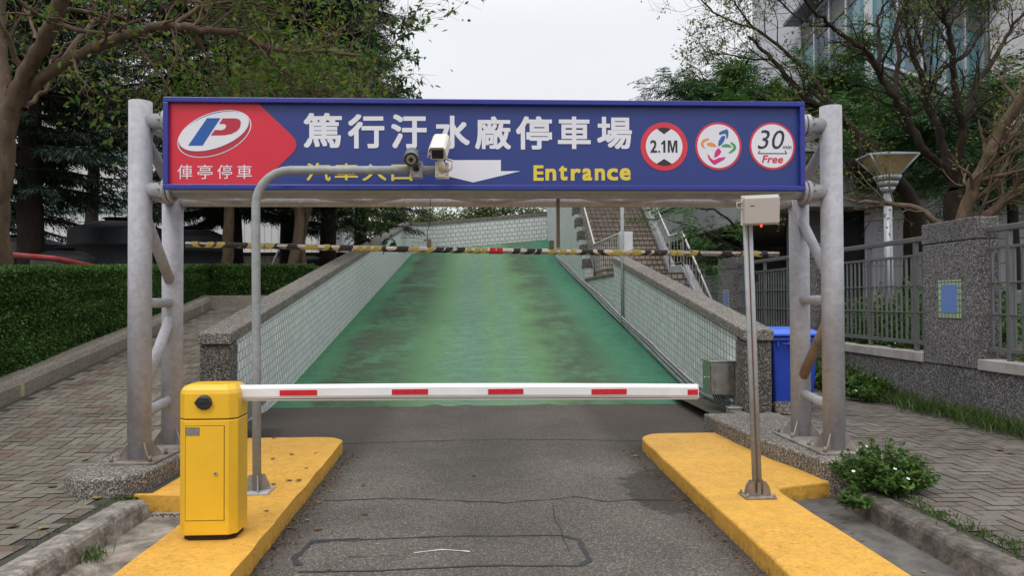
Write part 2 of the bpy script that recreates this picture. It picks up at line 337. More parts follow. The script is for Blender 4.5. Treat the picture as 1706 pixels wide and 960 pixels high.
def paint_island():
    g = G('yellow_kerb_paint'); co = g.co()
    c = g.mix(1, (.69, .37, .058), g.ramp(g.noise(co, 9, 8, .8), [(.3, .80), (.7, 1.16)]), 'MULTIPLY')
    d = g.ramp(g.noise(co, 30, 8, .85), [(.50, 0.0), (.60, 1.0)])
    big = g.ramp(g.noise(co, 1.7, 7, .75), [(.40, 0.0), (.60, 1.0)])
    c = g.mix(g.math('MULTIPLY', g.math('MULTIPLY', d, big), .75), c, (.22, .12, .035))
    c = g.mix(g.math('MULTIPLY', g.ramp(g.noise(co, 4.5, 8, .75, .5), [(.50, 0.0), (.66, 1.0)]), .4), c, (.46, .235, .04))
    pt = g.n('NewGeometry').outputs['Pointiness']
    ch = g.math('MULTIPLY', g.ramp(pt, [(.52, 0.0), (.60, 1.0)]), g.ramp(g.noise(co, 11, 8, .8), [(.54, 0.0), (.62, 1.0)]))
    c = g.mix(g.math('MULTIPLY', ch, .7), c, (.23, .19, .14))
    sc = g.n('SeparateXYZ'); g.l(co, sc.inputs[0])
    low = g.math('MULTIPLY', g.ramp(sc.outputs[2], [(.0, 1.0), (.06, 0.0)]), g.ramp(g.noise(co, 16, 8, .8), [(.45, 0.0), (.58, 1.0)]))
    c = g.mix(g.math('MULTIPLY', low, .75), c, (.10, .065, .035))
    g.bump(g.math('ADD', g.noise(co, 40, 6, .7), g.noise(co, 7, 3)), .5, .014)
    return g.fin(c, .62, 0, .35)
MT['island'] = paint_island()

def glass():
    g = G('teal_curtain_glass'); uv = g.n('UVMap').outputs[0]
    v = g.n('TexVoronoi'); v.distance = 'CHEBYCHEV'; v.inputs['Scale'].default_value = .35; v.inputs['Randomness'].default_value = .3; g.l(uv, v.inputs['Vector'])
    s = g.n('SeparateColor'); g.l(v.outputs['Color'], s.inputs[0])
    c = g.ramp(s.outputs[0], [(0, (.03, .07, .11)), (.5, (.055, .135, .185)), (1, (.11, .25, .30))])
    return g.fin(c, .10, 0, .55)
MT['glass'] = glass()

MT['bark_dark'] = bark('dark_conifer_bark', (.012, .009, .007), (.042, .03, .022))
MT['bark_brown'] = bark('brown_bark', (.065, .042, .026), (.19, .135, .09))
MT['bark_light'] = bark('light_brown_bark', (.075, .05, .034), (.185, .13, .09))
MT['bark_bare'] = bark('dark_grey_bark', (.011, .008, .006), (.044, .031, .021))
MT['lf_con'] = leafmat('dark_conifer_needles', [(.007, .019, .010), (.012, .03, .014), (.02, .045, .019)], .15)
MT['lf_mid'] = leafmat('mid_green_leaves', [(.035, .08, .02), (.065, .125, .03), (.10, .16, .038), (.14, .18, .045), (.06, .11, .028), (.045, .09, .025), (.24, .18, .03)], .5)
MT['lf_sprig'] = leafmat('fresh_sprig_leaves', [(.02, .05, .022), (.03, .075, .025), (.05, .10, .03)], .3)
MT['lf_hedge'] = leafmat('clipped_hedge_leaves', [(.038, .085, .023), (.058, .13, .032), (.082, .17, .042), (.13, .21, .05), (.046, .10, .027)], .35)
MT['lf_feather'] = leafmat('feathery_green_leaflets', [(.028, .078, .018), (.048, .12, .028), (.09, .17, .036)], .35)
MT['lf_feather2'] = leafmat('dark_feathery_leaflets', [(.016, .05, .02), (.028, .075, .026), (.045, .10, .032)], .3)
MT['lf_bud'] = leafmat('pale_yellow_green_buds', [(.10, .12, .035), (.16, .17, .05), (.09, .13, .04)], .4)
MT['lf_far'] = leafmat('distant_olive_leaves', [(.05, .08, .025), (.09, .13, .035), (.14, .18, .05), (.11, .11, .06)], .3)
MT['lf_weed'] = leafmat('weed_leaves', [(.035, .09, .018), (.06, .135, .026), (.10, .18, .036), (.045, .10, .022), (.13, .17, .04)], .35)
MT['lf_grass'] = leafmat('grass_blades', [(.03, .075, .015), (.06, .11, .025), (.11, .12, .04)], .3)
MT['lf_dry'] = leafmat('dry_fallen_leaves', [(.10, .055, .03), (.17, .09, .045), (.075, .045, .03)], .1)
MT['lf_dry2'] = leafmat('yellow_fallen_leaves', [(.22, .20, .05), (.28, .22, .07)], .1)
# ------------------------------------------------------------------ builders
def wloc(o):
    v = Vector((0, 0, 0))
    while o is not None: v = v + o.location; o = o.parent
    return v

class MB:
    """collects primitives given in world coordinates; build() links ONE mesh object"""
    def __init__(s): s.v = []; s.f = []; s.sm = []
    def add(s, vs, fs, smooth=False):
        b = len(s.v); s.v += [tuple(p) for p in vs]; s.f += [tuple(b+i for i in f) for f in fs]; s.sm += [smooth]*len(fs); return s
    def box(s, x0, x1, y0, y1, z0, z1):
        vs = [(x, y, z) for z in (z0, z1) for y in (y0, y1) for x in (x0, x1)]
        return s.add(vs, [(0, 2, 3, 1), (4, 5, 7, 6), (0, 1, 5, 4), (2, 6, 7, 3), (0, 4, 6, 2), (1, 3, 7, 5)])
    def obox(s, c, ax, ay, az, sx, sy, sz):
        c = Vector(c); vs = []
        for k in (-.5, .5):
            for j in (-.5, .5):
                for i in (-.5, .5): vs.append(c + ax*(i*sx) + ay*(j*sy) + az*(k*sz))
        return s.add(vs, [(0, 2, 3, 1), (4, 5, 7, 6), (0, 1, 5, 4), (2, 6, 7, 3), (0, 4, 6, 2), (1, 3, 7, 5)])
    def prism(s, pts, ext):
        """pts: 3D outline; ext: extrusion vector"""
        n = len(pts); ext = Vector(ext); a = [Vector(p) for p in pts]; b = [p+ext for p in a]
        nor = Vector((0, 0, 0))
        for i in range(n): nor += a[i].cross(a[(i+1) % n])
        fl = nor.dot(ext) > 0
        fs = [tuple(reversed(range(n))) if fl else tuple(range(n)), tuple(range(n, 2*n)) if fl else tuple(reversed(range(n, 2*n)))]
        for i in range(n):
            j = (i+1) % n; fs.append((i, j, n+j, n+i) if fl else (j, i, n+i, n+j))
        return s.add(a+b, fs)
    def tube(s, pts, r, n=16, caps=True):
        pts = [Vector(p) for p in pts]; k = len(pts)
        rs = r if isinstance(r, (list, tuple)) else [r]*k
        vs = []; u = None
        for i, p in enumerate(pts):
            t = (pts[min(i+1, k-1)] - pts[max(i-1, 0)]).normalized()
            if u is None:
                ref = Vector((0, 0, 1)) if abs(t.z) < .9 else Vector((1, 0, 0)); u = t.cross(ref).normalized()
            else: u = (u - t*u.dot(t)).normalized()
            w = t.cross(u)
            for j in range(n):
                a = 2*math.pi*j/n; vs.append(p + (u*math.cos(a) + w*math.sin(a))*rs[i])
        fs = [(i*n+j, i*n+(j+1) % n, (i+1)*n+(j+1) % n, (i+1)*n+j) for i in range(k-1) for j in range(n)]
        s.add(vs, fs, True)
        if caps:
            b = len(s.v) - k*n
            s.f += [tuple(b+j for j in reversed(range(n))), tuple(b+(k-1)*n+j for j in range(n))]; s.sm += [False, False]
        return s
    def build(s, name, mat, parent=None, bevel=0, uv=None, seg=2, weld=False):
        me = bpy.data.meshes.new(name); off = wloc(parent) if parent else Vector((0, 0, 0))
        me.from_pydata([(p[0]-off.x, p[1]-off.y, p[2]-off.z) for p in s.v], [], s.f)
        me.polygons.foreach_set('use_smooth', s.sm)
        if uv:
            ul = me.uv_layers.new(name='UVMap')
            for p in me.polygons:
                nrm = p.normal
                for li in p.loop_indices:
                    c = me.vertices[me.loops[li].vertex_index].co
                    ul.data[li].uv = uv(c.x+off.x, c.y+off.y, c.z+off.z, nrm)
        me.update()
        o = bpy.data.objects.new(name, me); C.objects.link(o); me.materials.append(MT[mat] if isinstance(mat, str) else mat)
        if parent: o.parent = parent
        if bevel:
            b = o.modifiers.new('bevel', 'BEVEL'); b.width = bevel; b.segments = seg; b.limit_method = 'ANGLE'; b.angle_limit = rad(40)
            b.harden_normals = False
        return o

def thing(name, label, cat, loc=(0, 0, 0), group=None):
    o = bpy.data.objects.new(name, None); C.objects.link(o); o.location = loc; o.empty_display_size = .2
    o['label'] = label; o['category'] = cat
    if group: o['group'] = group
    return o
def tag(o, label, cat, group=None):
    o['label'] = label; o['category'] = cat
    if group: o['group'] = group
    return o
def struct(o, kind='structure'): o['kind'] = kind; return o
def bxy(name, mat, parent, x0, x1, y0, y1, z0, z1, bevel=0, uv=None): return MB().box(x0, x1, y0, y1, z0, z1).build(name, mat, parent, bevel, uv)

uv_xy = lambda x, y, z, n: (x, y)
def uv_wall(slope):
    return lambda x, y, z, n: (y*.5, z-slope*y) if abs(n.x) > .5 else ((x, z) if abs(n.y) > .5 else (x, y))
uv_box = lambda x, y, z, n: (y, z) if abs(n.x) > max(abs(n.y), abs(n.z)) else ((x, z) if abs(n.y) > abs(n.z) else (x, y))

# ------------------------------------------------------------------ the ground
SL = .1587; Y0 = 11.3                       # ramp slope and where it starts
XL, XR = -3.07, 3.39                        # inner faces of the ramp walls
def ramp_z(x, y):
    if y < Y0-.6: z = 0.0
    elif y < Y0+.6: t = (y-Y0+.6)/1.2; z = SL*.6*t*t
    else: z = SL*(y-Y0)
    if y > 31: z += max(0, min(1, (y-31)/4))*.085*(x-XL)
    return z
struct(MB().add([(-600, -300, -.35), (600, -300, -.35), (600, 900, -.35), (-600, 900, -.35)], [(0, 1, 2, 3)]).build('ground', 'ground'))
def grid(name, mat, xs, ys, zf, uv):
    b = MB(); nx = len(xs)
    vs = [(x, y, zf(x, y)) for y in ys for x in xs]
    fs = [(j*nx+i, j*nx+i+1, (j+1)*nx+i+1, (j+1)*nx+i) for j in range(len(ys)-1) for i in range(nx-1)]
    b.add(vs, fs, True); return struct(b.build(name, mat, None, 0, uv))
lin = lambda a, b, n: [a+(b-a)*i/(n-1) for i in range(n)]
road = grid('road', 'asphalt', lin(-3.4, 3.5, 12), lin(-8, 11.6, 40), lambda x, y: 0 if y < 9.3 else ramp_z(x, y)-.0, uv_xy)
# green coated ramp, its lower edge slightly irregular; its upper end turns right behind the stairs
rng = random.Random(3)
b = MB(); ys = [11.25] + lin(11.6, 36.6, 52); xs = lin(XL-.02, XR+.02, 28); vs = []; xs2 = xs + lin(4.2, 12, 8)
for j, y in enumerate(ys):
    for x in xs: vs.append((x, y + (rng.uniform(-.025, .025) if j == 0 else 0), ramp_z(x, y)+.004))
nx = len(xs)
b.add(vs, [(j*nx+i, j*nx+i+1, (j+1)*nx+i+1, (j+1)*nx+i) for j in range(len(ys)-1) for i in range(nx-1)], True)
for i in range(len(xs2)-1):
    x0, x1 = xs2[i], xs2[i+1]
    if x0 < XR: continue
    b.add([(x0, 33, ramp_z(x0, 33)+.004), (x1, 33, ramp_z(x1, 33)+.004), (x1, 36.6, ramp_z(x1, 36.6)+.004), (x0, 36.6, ramp_z(x0, 36.6)+.004)], [(0, 1, 2, 3)])
struct(b.build('ramp', 'ramp', None, 0, lambda x, y, z, n: ((x-XL)/(XR-XL), y)))
# gutters beside the islands, a few millimetres above the road sheet
for nm, xa, xb in (('gutter', -2.46, -1.9), ('gutter', 2.2, 2.82)):
    grid(nm, 'conc_dark' if xa < 0 else 'gutter_dark', lin(xa, xb, 3), lin(-6, 6.2, 14), lambda x, y: .006, uv_xy)
# pavements
PZ = .14
def lp_z(x, y): return PZ + (0 if y < 6.9 else (.155*(y-7.2) if y > 7.5 else .155*(y-6.9)**2/1.2))
JZ = -.007
def paved(mat, inside, x0, x1, y0, y1, zf, ang=0.0, seed=1, w=.112):
    """herringbone pavers, each brick its own face a few millimetres above the joint bed"""
    r = random.Random(seed); b = MB(); ca, sa = math.cos(ang), math.sin(ang); g_ = .005; N = int(max(x1-x0, y1-y0)*1.2/w)+4; cx, cy = (x0+x1)/2, (y0+y1)/2
    for i in range(-N, N):
        for j in range(-N, N):
            t = (i-j) % 4
            if t == 0: q = (i, i+2, j, j+1)
            elif t == 3: q = (i, i+1, j, j+2)
            else: continue
            P = [(q[0]*w+g_, q[2]*w+g_), (q[1]*w-g_, q[2]*w+g_), (q[1]*w-g_, q[3]*w-g_), (q[0]*w+g_, q[3]*w-g_)]
            P = [(cx+x*ca-y*sa, cy+x*sa+y*ca) for x, y in P]
            if not all(inside(x, y) for x, y in P): continue
            dz = r.uniform(-.0018, .0018); k = r.uniform(-.0012, .0012)
            b.add([(x, y, zf(x, y)+dz+(k if n_ in (0, 1) else -k)) for n_, (x, y) in enumerate(P)], [(0, 1, 2, 3)])
    return struct(b.build('pavement', mat))
inl = lambda x, y: -5.5 < x < (-2.63 if y < 5.8 else (-2.9 if y < 6.3 else -3.0 if y < 9.5 else XL-.33))
grid('pavement_bed', 'joint_dirt', lin(-5.6, -2.62, 8), lin(-6, 5.9, 20), lambda x, y: lp_z(x, y)+JZ, uv_xy)
grid('pavement_bed', 'joint_dirt', lin(-5.6, XL-.2, 8), lin(5.9, 16.2, 50), lambda x, y: lp_z(x, y)+JZ, uv_xy)
grid('pavement_bed', 'joint_dirt', lin(XL-.2, -2.5, 3), lin(5.9, 9.35, 12), lambda x, y: lp_z(x, y)+JZ, uv_xy)
paved('paver_l', inl, -5.5, -2.6, 2.5, 16.0, lp_z, 0, 1)
grid('pavement_bed', 'joint_dirt', lin(2.98, 5.95, 6), lin(-6, 34, 40), lambda x, y: PZ+JZ, uv_xy)
paved('paver_r', lambda x, y: 2.99 < x < 5.88 and (y < 5.7 or x > 3.2) and (y < 9.3 or x > 3.75), 2.9, 5.9, 2.6, 20, lambda x, y: PZ, rad(0), 2)
# kerbs: profile with a rounded nose, sunk below the gutter
def kerb(name, x_in, x_out, y0, y1, mat):
    s = 1 if x_in > x_out else -1                      # +1: gutter lies towards +X
    prof = [(x_out, -.1), (x_out, PZ+.004), (x_in-s*.042, PZ+.006), (x_in-s*.018, PZ-.004), (x_in-s*.002, PZ-.026), (x_in+s*.022, 0), (x_in+s*.022, -.1)]
    b = MB(); ys = lin(y0, y1-.16, 30) + [y1-.08, y1-.03, y1]
    r2 = random.Random(5); n = len(prof); vs = []
    for k, y in enumerate(ys):
        dz = 0 if k < 30 else (-.004, -.012, -.03)[k-30]
        w = r2.uniform(-.006, .006)
        for (x, z) in prof: vs.append((x+w*(1 if z > 0 else 0), y, z+(dz if z > .0 else 0)+(r2.uniform(-.004, .004) if z > .05 else 0)))
    fs = [(k*n+i, k*n+i+1, (k+1)*n+i+1, (k+1)*n+i) for k in range(len(ys)-1) for i in range(n-1)]
    if s < 0: fs = [tuple(reversed(f)) for f in fs]
    b.add(vs, [tuple(reversed(f)) for f in fs], False)
    b.add([vs[-n+i] for i in range(n)], [tuple(range(n))])
    return struct(b.build(name, mat))
kerb('kerb', -2.45, -2.63, -6, 5.72, 'conc')
kerb('kerb', 2.81, 2.99, -6, 5.7, 'conc_kerb')
# worn marks and cracks in the asphalt
def strip(name, mat, pts, w, jit=.012, z=.004, seed=1):
    r2 = random.Random(seed); P = []
    for a, c in zip(pts[:-1], pts[1:]):
        a, c = Vector(a), Vector(c); k = max(2, int((c-a).length/.06))
        for i in range(k): P.append(a.lerp(c, i/k))
    P.append(Vector(pts[-1])); vs = []; off = 0
    for i, p in enumerate(P):
        t = (P[min(i+1, len(P)-1)]-P[max(i-1, 0)]).normalized(); nrm = Vector((-t.y, t.x, 0))
        off = off*.8 + r2.uniform(-jit, jit); ww = w*r2.uniform(.45, 1.3)*.5
        q = p + nrm*off
        zz = z + ramp_z(q.x, q.y) if q.y > 10.5 else z
        vs += [(q.x+nrm.x*ww, q.y+nrm.y*ww, zz), (q.x-nrm.x*ww, q.y-nrm.y*ww, zz)]
    return MB().add(vs, [(2*i, 2*i+1, 2*i+3, 2*i+2) for i in range(len(P)-1)]).build(name, mat, road)
gz = lambda px, py: on_z(px, py, 0)
strip('sealed_groove', 'sealant', [gz(496, 944), gz(490, 932), gz(522, 903), gz(600, 899)], .05, .006, .004, 1)
strip('sealed_groove', 'sealant', [gz(600, 901), gz(780, 894), gz(940, 894)], .018, .006, .0045, 2)
strip('sealed_groove', 'sealant', [gz(940, 894), gz(968, 902), gz(981, 935), gz(962, 945)], .04, .006, .004, 3)
strip('sealed_groove', 'sealant', [gz(962, 945), gz(800, 944), gz(640, 951), gz(496, 955)], .022, .006, .0045, 4)
strip('crack', 'crack', [gz(566, 741), gz(700, 736), gz(830, 733), gz(960, 733), gz(1072, 736)], .016, .014, .0052, 5)
strip('crack', 'crack', [gz(540, 836), gz(640, 831), gz(760, 836), gz(840, 840), gz(960, 829), gz(1000, 835), gz(1148, 836)], .014, .02, .0052, 6)
strip('crack', 'crack', [gz(920, 840), gz(936, 890), gz(950, 922)], .006, .008, .0056, 7)
strip('crack', 'crack', [gz(580, 929), gz(660, 927)], .007, .008, .0056, 8)
strip('crack', 'crack', [gz(440, 909), gz(600, 903)], .006, .01, .0056, 9)
strip('paint_mark', 'white_mark', [gz(690, 923), gz(735, 918), gz(783, 921)], .016, .006, .005, 10)

# planting beds behind the planter kerb and beyond the fence
def bank_z(x, y): return lp_z(x, min(y, 17)) + .05
grid('planting_bed', 'soil', lin(-40, -5.62, 12), lin(0, 16.3, 20), bank_z, uv_xy)
grid('planting_bed', 'soil', lin(-40, -3.45, 14), lin(16.1, 60, 20), lambda x, y: bank_z(x, 17)+.004+(.02*(y-16.1)), uv_xy)
grid('planting_bed', 'soil', lin(6.1, 60, 20), lin(-6, 60, 20), lambda x, y: .72, uv_xy)
grid('upper_ground', 'soil', lin(-60, 60, 6), lin(37.2, 140, 6), lambda x, y: 4.0, uv_xy)

# ------------------------------------------------------------------ traffic islands, plinths
IZ = .13
def arc(cx, cy, r, a0, a1, n=8): return [(cx+r*math.cos(rad(a0+(a1-a0)*i/n)), cy+r*math.sin(rad(a0+(a1-a0)*i/n))) for i in range(n+1)]
def slab(name, mat, out, z0, z1, bevel, parent=None, seed=4):
    # densified outline so the edge can waver like hand-cast concrete
    r2 = random.Random(seed); P = []
    n = len(out)
    for i in range(n):
        a, c = Vector(out[i]), Vector(out[(i+1) % n]); k = max(1, int((c-a).length/.25))
        for q in range(k): P.append(a.lerp(c, q/k) + Vector((r2.uniform(-.006, .006), r2.uniform(-.006, .006))))
    return MB().prism([(p.x, p.y, z0) for p in P], (0, 0, z1-z0)).build(name, mat, parent, bevel, None, 3)
left = [(-1.97, -3), (-1.33, -3), (-1.33, 4), (-1.41, 7.5)] + arc(-1.72, 7.92, .3, -10, 90, 6) + [(-2.6, 8.22), (-2.64, 6.9), (-2.67, 5.86)] + [(-2.05, 5.80)] + arc(-2.05, 5.72, .08, 90, 0, 4)
tag(slab('traffic_island', 'island', left, -.1, IZ, .018), 'yellow painted concrete island carrying the yellow barrier machine', 'island')
right = [(2.3, -3), (2.3, 5.55)] + arc(2.52, 5.62, .22, 180, 100, 6) + [(2.96, 5.98), (2.95, 6.8), (2.72, 7.9), (2.72, 8.2)] + arc(2.06, 7.88, .33, 90, 185, 7) + [(1.72, 7.5), (1.66, 4), (1.64, -3)]
tag(slab('traffic_island', 'island', right, -.1, IZ, .018, None, 9), 'yellow painted concrete island carrying the leaning beige reader post', 'island')
PT = .28
lp = arc(-2.88, 6.05, .31, 180, 360, 12) + [(-2.55, 6.8), (-2.55, 8.3), (-3.2, 8.3)]
tag(slab('concrete_plinth', 'agg_top', lp, -.1, PT, .025), 'rounded aggregate concrete plinth under the left gantry posts', 'plinth')
rp = [(2.60, 8.6), (2.62, 7.6), (2.68, 6.8), (2.77, 6.3)] + arc(3.1, 6.06, .31, 190, 360, 12) + [(3.46, 6.8), (3.48, 8.6)]
tag(slab('concrete_plinth', 'agg_top', rp, -.1, PT, .025), 'rounded aggregate concrete plinth under the right gantry posts', 'plinth')

# ------------------------------------------------------------------ ramp walls
def ext_wall(b, xi, xo, y0, y1, zb, zt, n=12):
    """sloping wall between x=xi and x=xo; zb, zt functions of y"""
    ys = lin(y0, y1, n); vs = []
    for y in ys: vs += [(xi, y, zb(y)), (xo, y, zb(y)), (xo, y, zt(y)), (xi, y, zt(y))]
    fs = []
    for k in range(n-1):
        a, c = 4*k, 4*k+4
        for i in range(4): j = (i+1) % 4; fs.append((a+i, a+j, c+j, c+i))
    fs += [(3, 2, 1, 0), (4*n-4, 4*n-3, 4*n-2, 4*n-1)]
    if xi < xo: fs = [tuple(reversed(f)) for f in fs]
    b.add(vs, fs)
    return b
top = lambda y: 1.07 + SL*(y-9.4)
wl = thing('ramp_wall', 'long white tiled wall with stone coping along the left side of the green ramp', 'wall', (XL, 9.4, 0))
ext_wall(MB(), XL, XL-.30, 9.72, 34.6, lambda y: -.3, lambda y: top(y), 30).build('tiled_face', 'tile_l', wl, 0, uv_wall(SL))
bxy('end_pillar', 'agg', wl, XL-.35, XL+.012, 9.4, 9.715, -.2, top(9.4)-.005, .012)
ext_wall(MB(), XL+.035, XL-.37, 9.36, 34.9, lambda y: top(y)+.004, lambda y: top(y)+.15, 30).build('coping', 'agg_top', wl, .02)
MB().add([(XL+.004, 16.32, ramp_z(0, 16.4)+.02), (XL+.004, 16.50, ramp_z(0, 16.4)+.02), (XL+.004, 16.46, top(16.4)), (XL+.004, 16.36, top(16.4))], [(3, 2, 1, 0)]).build('white_stain', 'white_mark', wl)
# the back wall where the ramp turns right
bt = lambda x: ramp_z(x, 36.6)+1.18
wb = thing('ramp_wall', 'pale tiled wall crossing behind the top of the green ramp', 'wall', (0, 36.6, 3.9))
b = MB(); out = [(XL, 34.6)] + [(XL+1.6-1.6*math.cos(rad(a)), 34.8+1.8*math.sin(rad(a))) for a in range(10, 91, 10)] + [(x, 36.6+.0*x) for x in lin(-.9, 12, 10)]
cp = MB()
for (xa, ya), (xb, yb) in zip(out[:-1], out[1:]):
    d = Vector((xb-xa, yb-ya, 0)).normalized(); nn = Vector((-d.y, d.x, 0))*.3
    za, zb_ = ramp_z(xa, 36.6)+1.2, ramp_z(xb, 36.6)+1.2
    k = min(1, max(0, (ya-34.6)/2)); za = top(34.6)*(1-k)+za*k; k = min(1, max(0, (yb-34.6)/2)); zb_ = top(34.6)*(1-k)+zb_*k
    b.add([(xa, ya, 2.5), (xb, yb, 2.5), (xb, yb, zb_), (xa, ya, za)], [(0, 1, 2, 3)])
    q = [(xa-nn.x*.15, ya-nn.y*.15), (xb-nn.x*.15, yb-nn.y*.15), (xb+nn.x, yb+nn.y), (xa+nn.x, ya+nn.y)]; zz = (za, zb_, zb_, za)
    vs = [(p[0], p[1], z+.004) for p, z in zip(q, zz)] + [(p[0], p[1], z+.16) for p, z in zip(q, zz)]
    cp.add(vs, [(0, 3, 2, 1), (4, 5, 6, 7), (0, 1, 5, 4), (1, 2, 6, 5), (2, 3, 7, 6), (3, 0, 4, 7)])
b.build('tiled_face', 'tile_back', wb, 0, lambda x, y, z, n: (x+y*(1 if y < 36.5 else 0), z-.085*x)); cp.build('coping', 'agg_top', wb)

wr = thing('ramp_wall', 'short white tiled wall with stone coping at the lower right of the green ramp', 'wall', (XR, 9.4, 0))
ext_wall(MB(), XR, XR+.30, 9.72, 18.6, lambda y: -.3, lambda y: top(y), 14).build('tiled_face', 'tile_r', wr, 0, uv_wall(SL))
bxy('end_pillar', 'agg', wr, XR-.012, XR+.34, 9.4, 9.715, -.2, top(9.4)-.005, .012)
ext_wall(MB(), XR-.035, XR+.36, 9.36, 18.62, lambda y: top(y)+.004, lambda y: top(y)+.15, 14).build('coping', 'agg_top', wr, .02)
# low tiled kerb wall under the landing railing
wc = thing('landing_wall', 'low tiled wall with thin coping below the landing railing', 'wall', (XR, 18.62, 0))
ext_wall(MB(), XR+.01, XR+.28, 18.63, 23.6, lambda y: 0, lambda y: 2.2, 4).build('tiled_face', 'tile_r', wc, 0, uv_wall(.09))
bxy('coping', 'agg', wc, XR-.02, XR+.30, 18.63, 23.59, 2.204, 2.28, .01)
# stepped parapet along the upper stair flight
ws = thing('stair_parapet', 'tall tiled parapet stepping up with stone blocks beside the stairs', 'wall', (XR, 23.6, 0))
b = MB(); cpb = MB(); y = 23.6; z = 2.62; 
while y < 36.3:
    b.box(XR, XR+.28, y, y+.62, 0, z); cpb.box(XR-.02, XR+.30, y-.02, y+.60, z+.003, z+.30)
    y += .623; z = min(7.4, z+.50)
b.build('tiled_face', 'tile_r', ws, 0, uv_wall(SL*1.1)); cpb.build('coping', 'agg', ws, .012)

# ------------------------------------------------------------------ staircase
st = thing('staircase', 'wide brown tiled staircase climbing behind the right ramp wall', 'staircase', (4.6, 17.3, .14))
b = MB(); y = 17.2; z = .14; SX0, SX1 = XR+.31, 5.62
prof = [(17.2, .0)]
for i in range(13): prof += [(y, z+.168), (y+.255, z+.168)]; y += .255; z += .168
ylan = y; prof += [(ylan+1.5, z)]; y = ylan+1.5; zl = z
for i in range(36): prof += [(y, z+.168), (y+.255, z+.168)]; y += .255; z += .168
prof += [(y, 0)]
clean = [prof[0]]
for p in prof[1:]:
    if abs(p[0]-clean[-1][0])+abs(p[1]-clean[-1][1]) > 1e-6: clean.append(p)
MB().prism([(SX0, p[0], p[1]) for p in clean], (SX1-SX0, 0, 0)).build('steps', 'step_tile', st, 0, lambda x, y, z, n: (x, z*.952+y*.01) if abs(n.z) < .5 else (x, y))
nb = MB(); yy, zz = 17.2, .14
for i in range(13): nb.box(SX0+.01, SX1-.01, yy-.016, yy+.03, zz+.170, zz+.182); yy += .255; zz += .168
nb.build('nosing', 'step_nose', st); nb = MB(); yy += 1.5
for i in range(36): nb.box(SX0+.01, SX1-.01, yy-.016, yy+.03, zz+.170, zz+.182); yy += .255; zz += .168
nb.build('nosing', 'step_nose', st)
# landing slab reaching the ramp opening
bxy('landing', 'step_tile', st, SX0-.02, SX0+.45, 18.7, ylan-.002, zl-.25, zl-.004, 0, uv_box)
ytop = y; ztop = z
cw = thing('stair_wall', 'grey rendered stringer wall on the far side of the stairs', 'wall', (5.7, 17.2, 0))
MB().prism([(5.63, 16.9, 0), (5.63, 16.9, .5), (5.63, ylan+.1, zl+.25), (5.63, ylan+1.4, zl+.25), (5.63, ytop, ztop+.3), (5.63, ytop, 0)], (.22, 0, 0)).build('stringer', 'deck', cw, .01)

def railing(label, X, path, nb=3.2, close=True):
    t = thing('stair_railing', label, 'railing', (X, path[0][0], path[0][1]), 'metal railings of the staircase')
    MB().tube([(X, y, z+.95) for y, z in path], .028, 10).build('handrail', 'rail_pale', t)
    MB().tube([(X, y, z+.12) for y, z in path], .016, 8).build('bottom_rail', 'fence_grey', t)
    b = MB()
    for (ya, za), (yb, zb_) in zip(path[:-1], path[1:]):
        k = max(1, int(math.hypot(yb-ya, zb_-za)/.32))
        for i in range(k):
            f = (i+.5)/k; yy = ya+(yb-ya)*f; zz = za+(zb_-za)*f
            b.tube([(X, yy, zz+.12), (X, yy, zz+.93)], .009, 6, False)
    b.build('balusters', 'baluster', t)
    for y, z in path: MB().tube([(X, y, z), (X, y, z+.94)], .022, 8).build('post', 'fence_grey', t)
    return t
SS = .168/.255
railing('pale handrail railing on the far right side of the stairs, both flights', 5.66, [(17.7, .45), (ylan, zl+.2), (ylan+1.4, zl+.2), (ylan+7.5, zl+.2+SS*6.1)])
railing('pale handrail railing at the ramp side of the landing and upper flight', 3.58, [(18.9, 2.33), (22.9, 2.36), (22.95+6.5, 2.40+SS*6.5)])
tl = thing('notice_board', 'small pale notice panel fixed beside the landing railing', 'notice', (3.7, 19.1, 2.9))
MB().box(3.62, 3.96, 19.0, 19.04, 2.72, 3.35).build('board', 'label_white', tl, .005)
MB().tube([(3.68, 19.07, 2.28), (3.68, 19.07, 3.4)], .02, 8).build('post', 'fence_grey', tl)
# tall thin pole at the end of the lower right wall
pb = on_y(1030, 508, 17.3)
pt = thing('conduit_pole', 'thin grey pole standing against the end of the lower right ramp wall', 'pole', (XR-.03, 17.3, 1.1))
MB().tube([(XR-.03, 17.3, .95), (XR-.03, 17.3, 4.2)], .045, 12).build('shaft', 'galv_pole', pt)
for zz in (1.5, 2.6): MB().box(XR-.09, XR+.0, 17.28, 17.32, zz, zz+.03).build('bracket', 'plate', pt)

# ------------------------------------------------------------------ conduits and steel box on the right wall
for k, (h, lab) in enumerate(((.10, 'lowest'), (.19, 'middle'), (.27, 'uppermost'))):
    P = []
    for y in lin(9.75, 33, 60):
        w = .0 if y < 14 else .02*math.sin(y*.9+k)
        P.append((XR-.04-.008*k, y, ramp_z(0, y)+h+w))
    o = MB().tube(P, .024, 8).build('conduit_pipe', 'pipe')
    tag(o, f'{lab} of the three grey conduit pipes running up the right ramp wall', 'pipe', 'conduits along the right ramp wall')
jb = thing('steel_cabinet', 'polished stainless steel cabinet on the right ramp wall near its end pillar', 'cabinet', (XR-.13, 9.9, .3))
p = on_y(1187, 610, 9.75)
MB().box(3.06, XR-.004, 9.74, 10.12, .34, .77).build('body', 'stainless', jb, .008)
MB().box(3.03, XR-.006, 9.715, 10.14, .7735, .79).build('rain_cover', 'stainless', jb, .004)
MB().box(3.048, 3.057, 9.77, 10.09, .37, .74).build('door', 'stainless', jb, .002)
MB().tube([(3.045, 9.95, .56), (3.02, 9.95, .56), (3.02, 9.88, .56)], .008, 8).build('handle', 'chrome', jb)
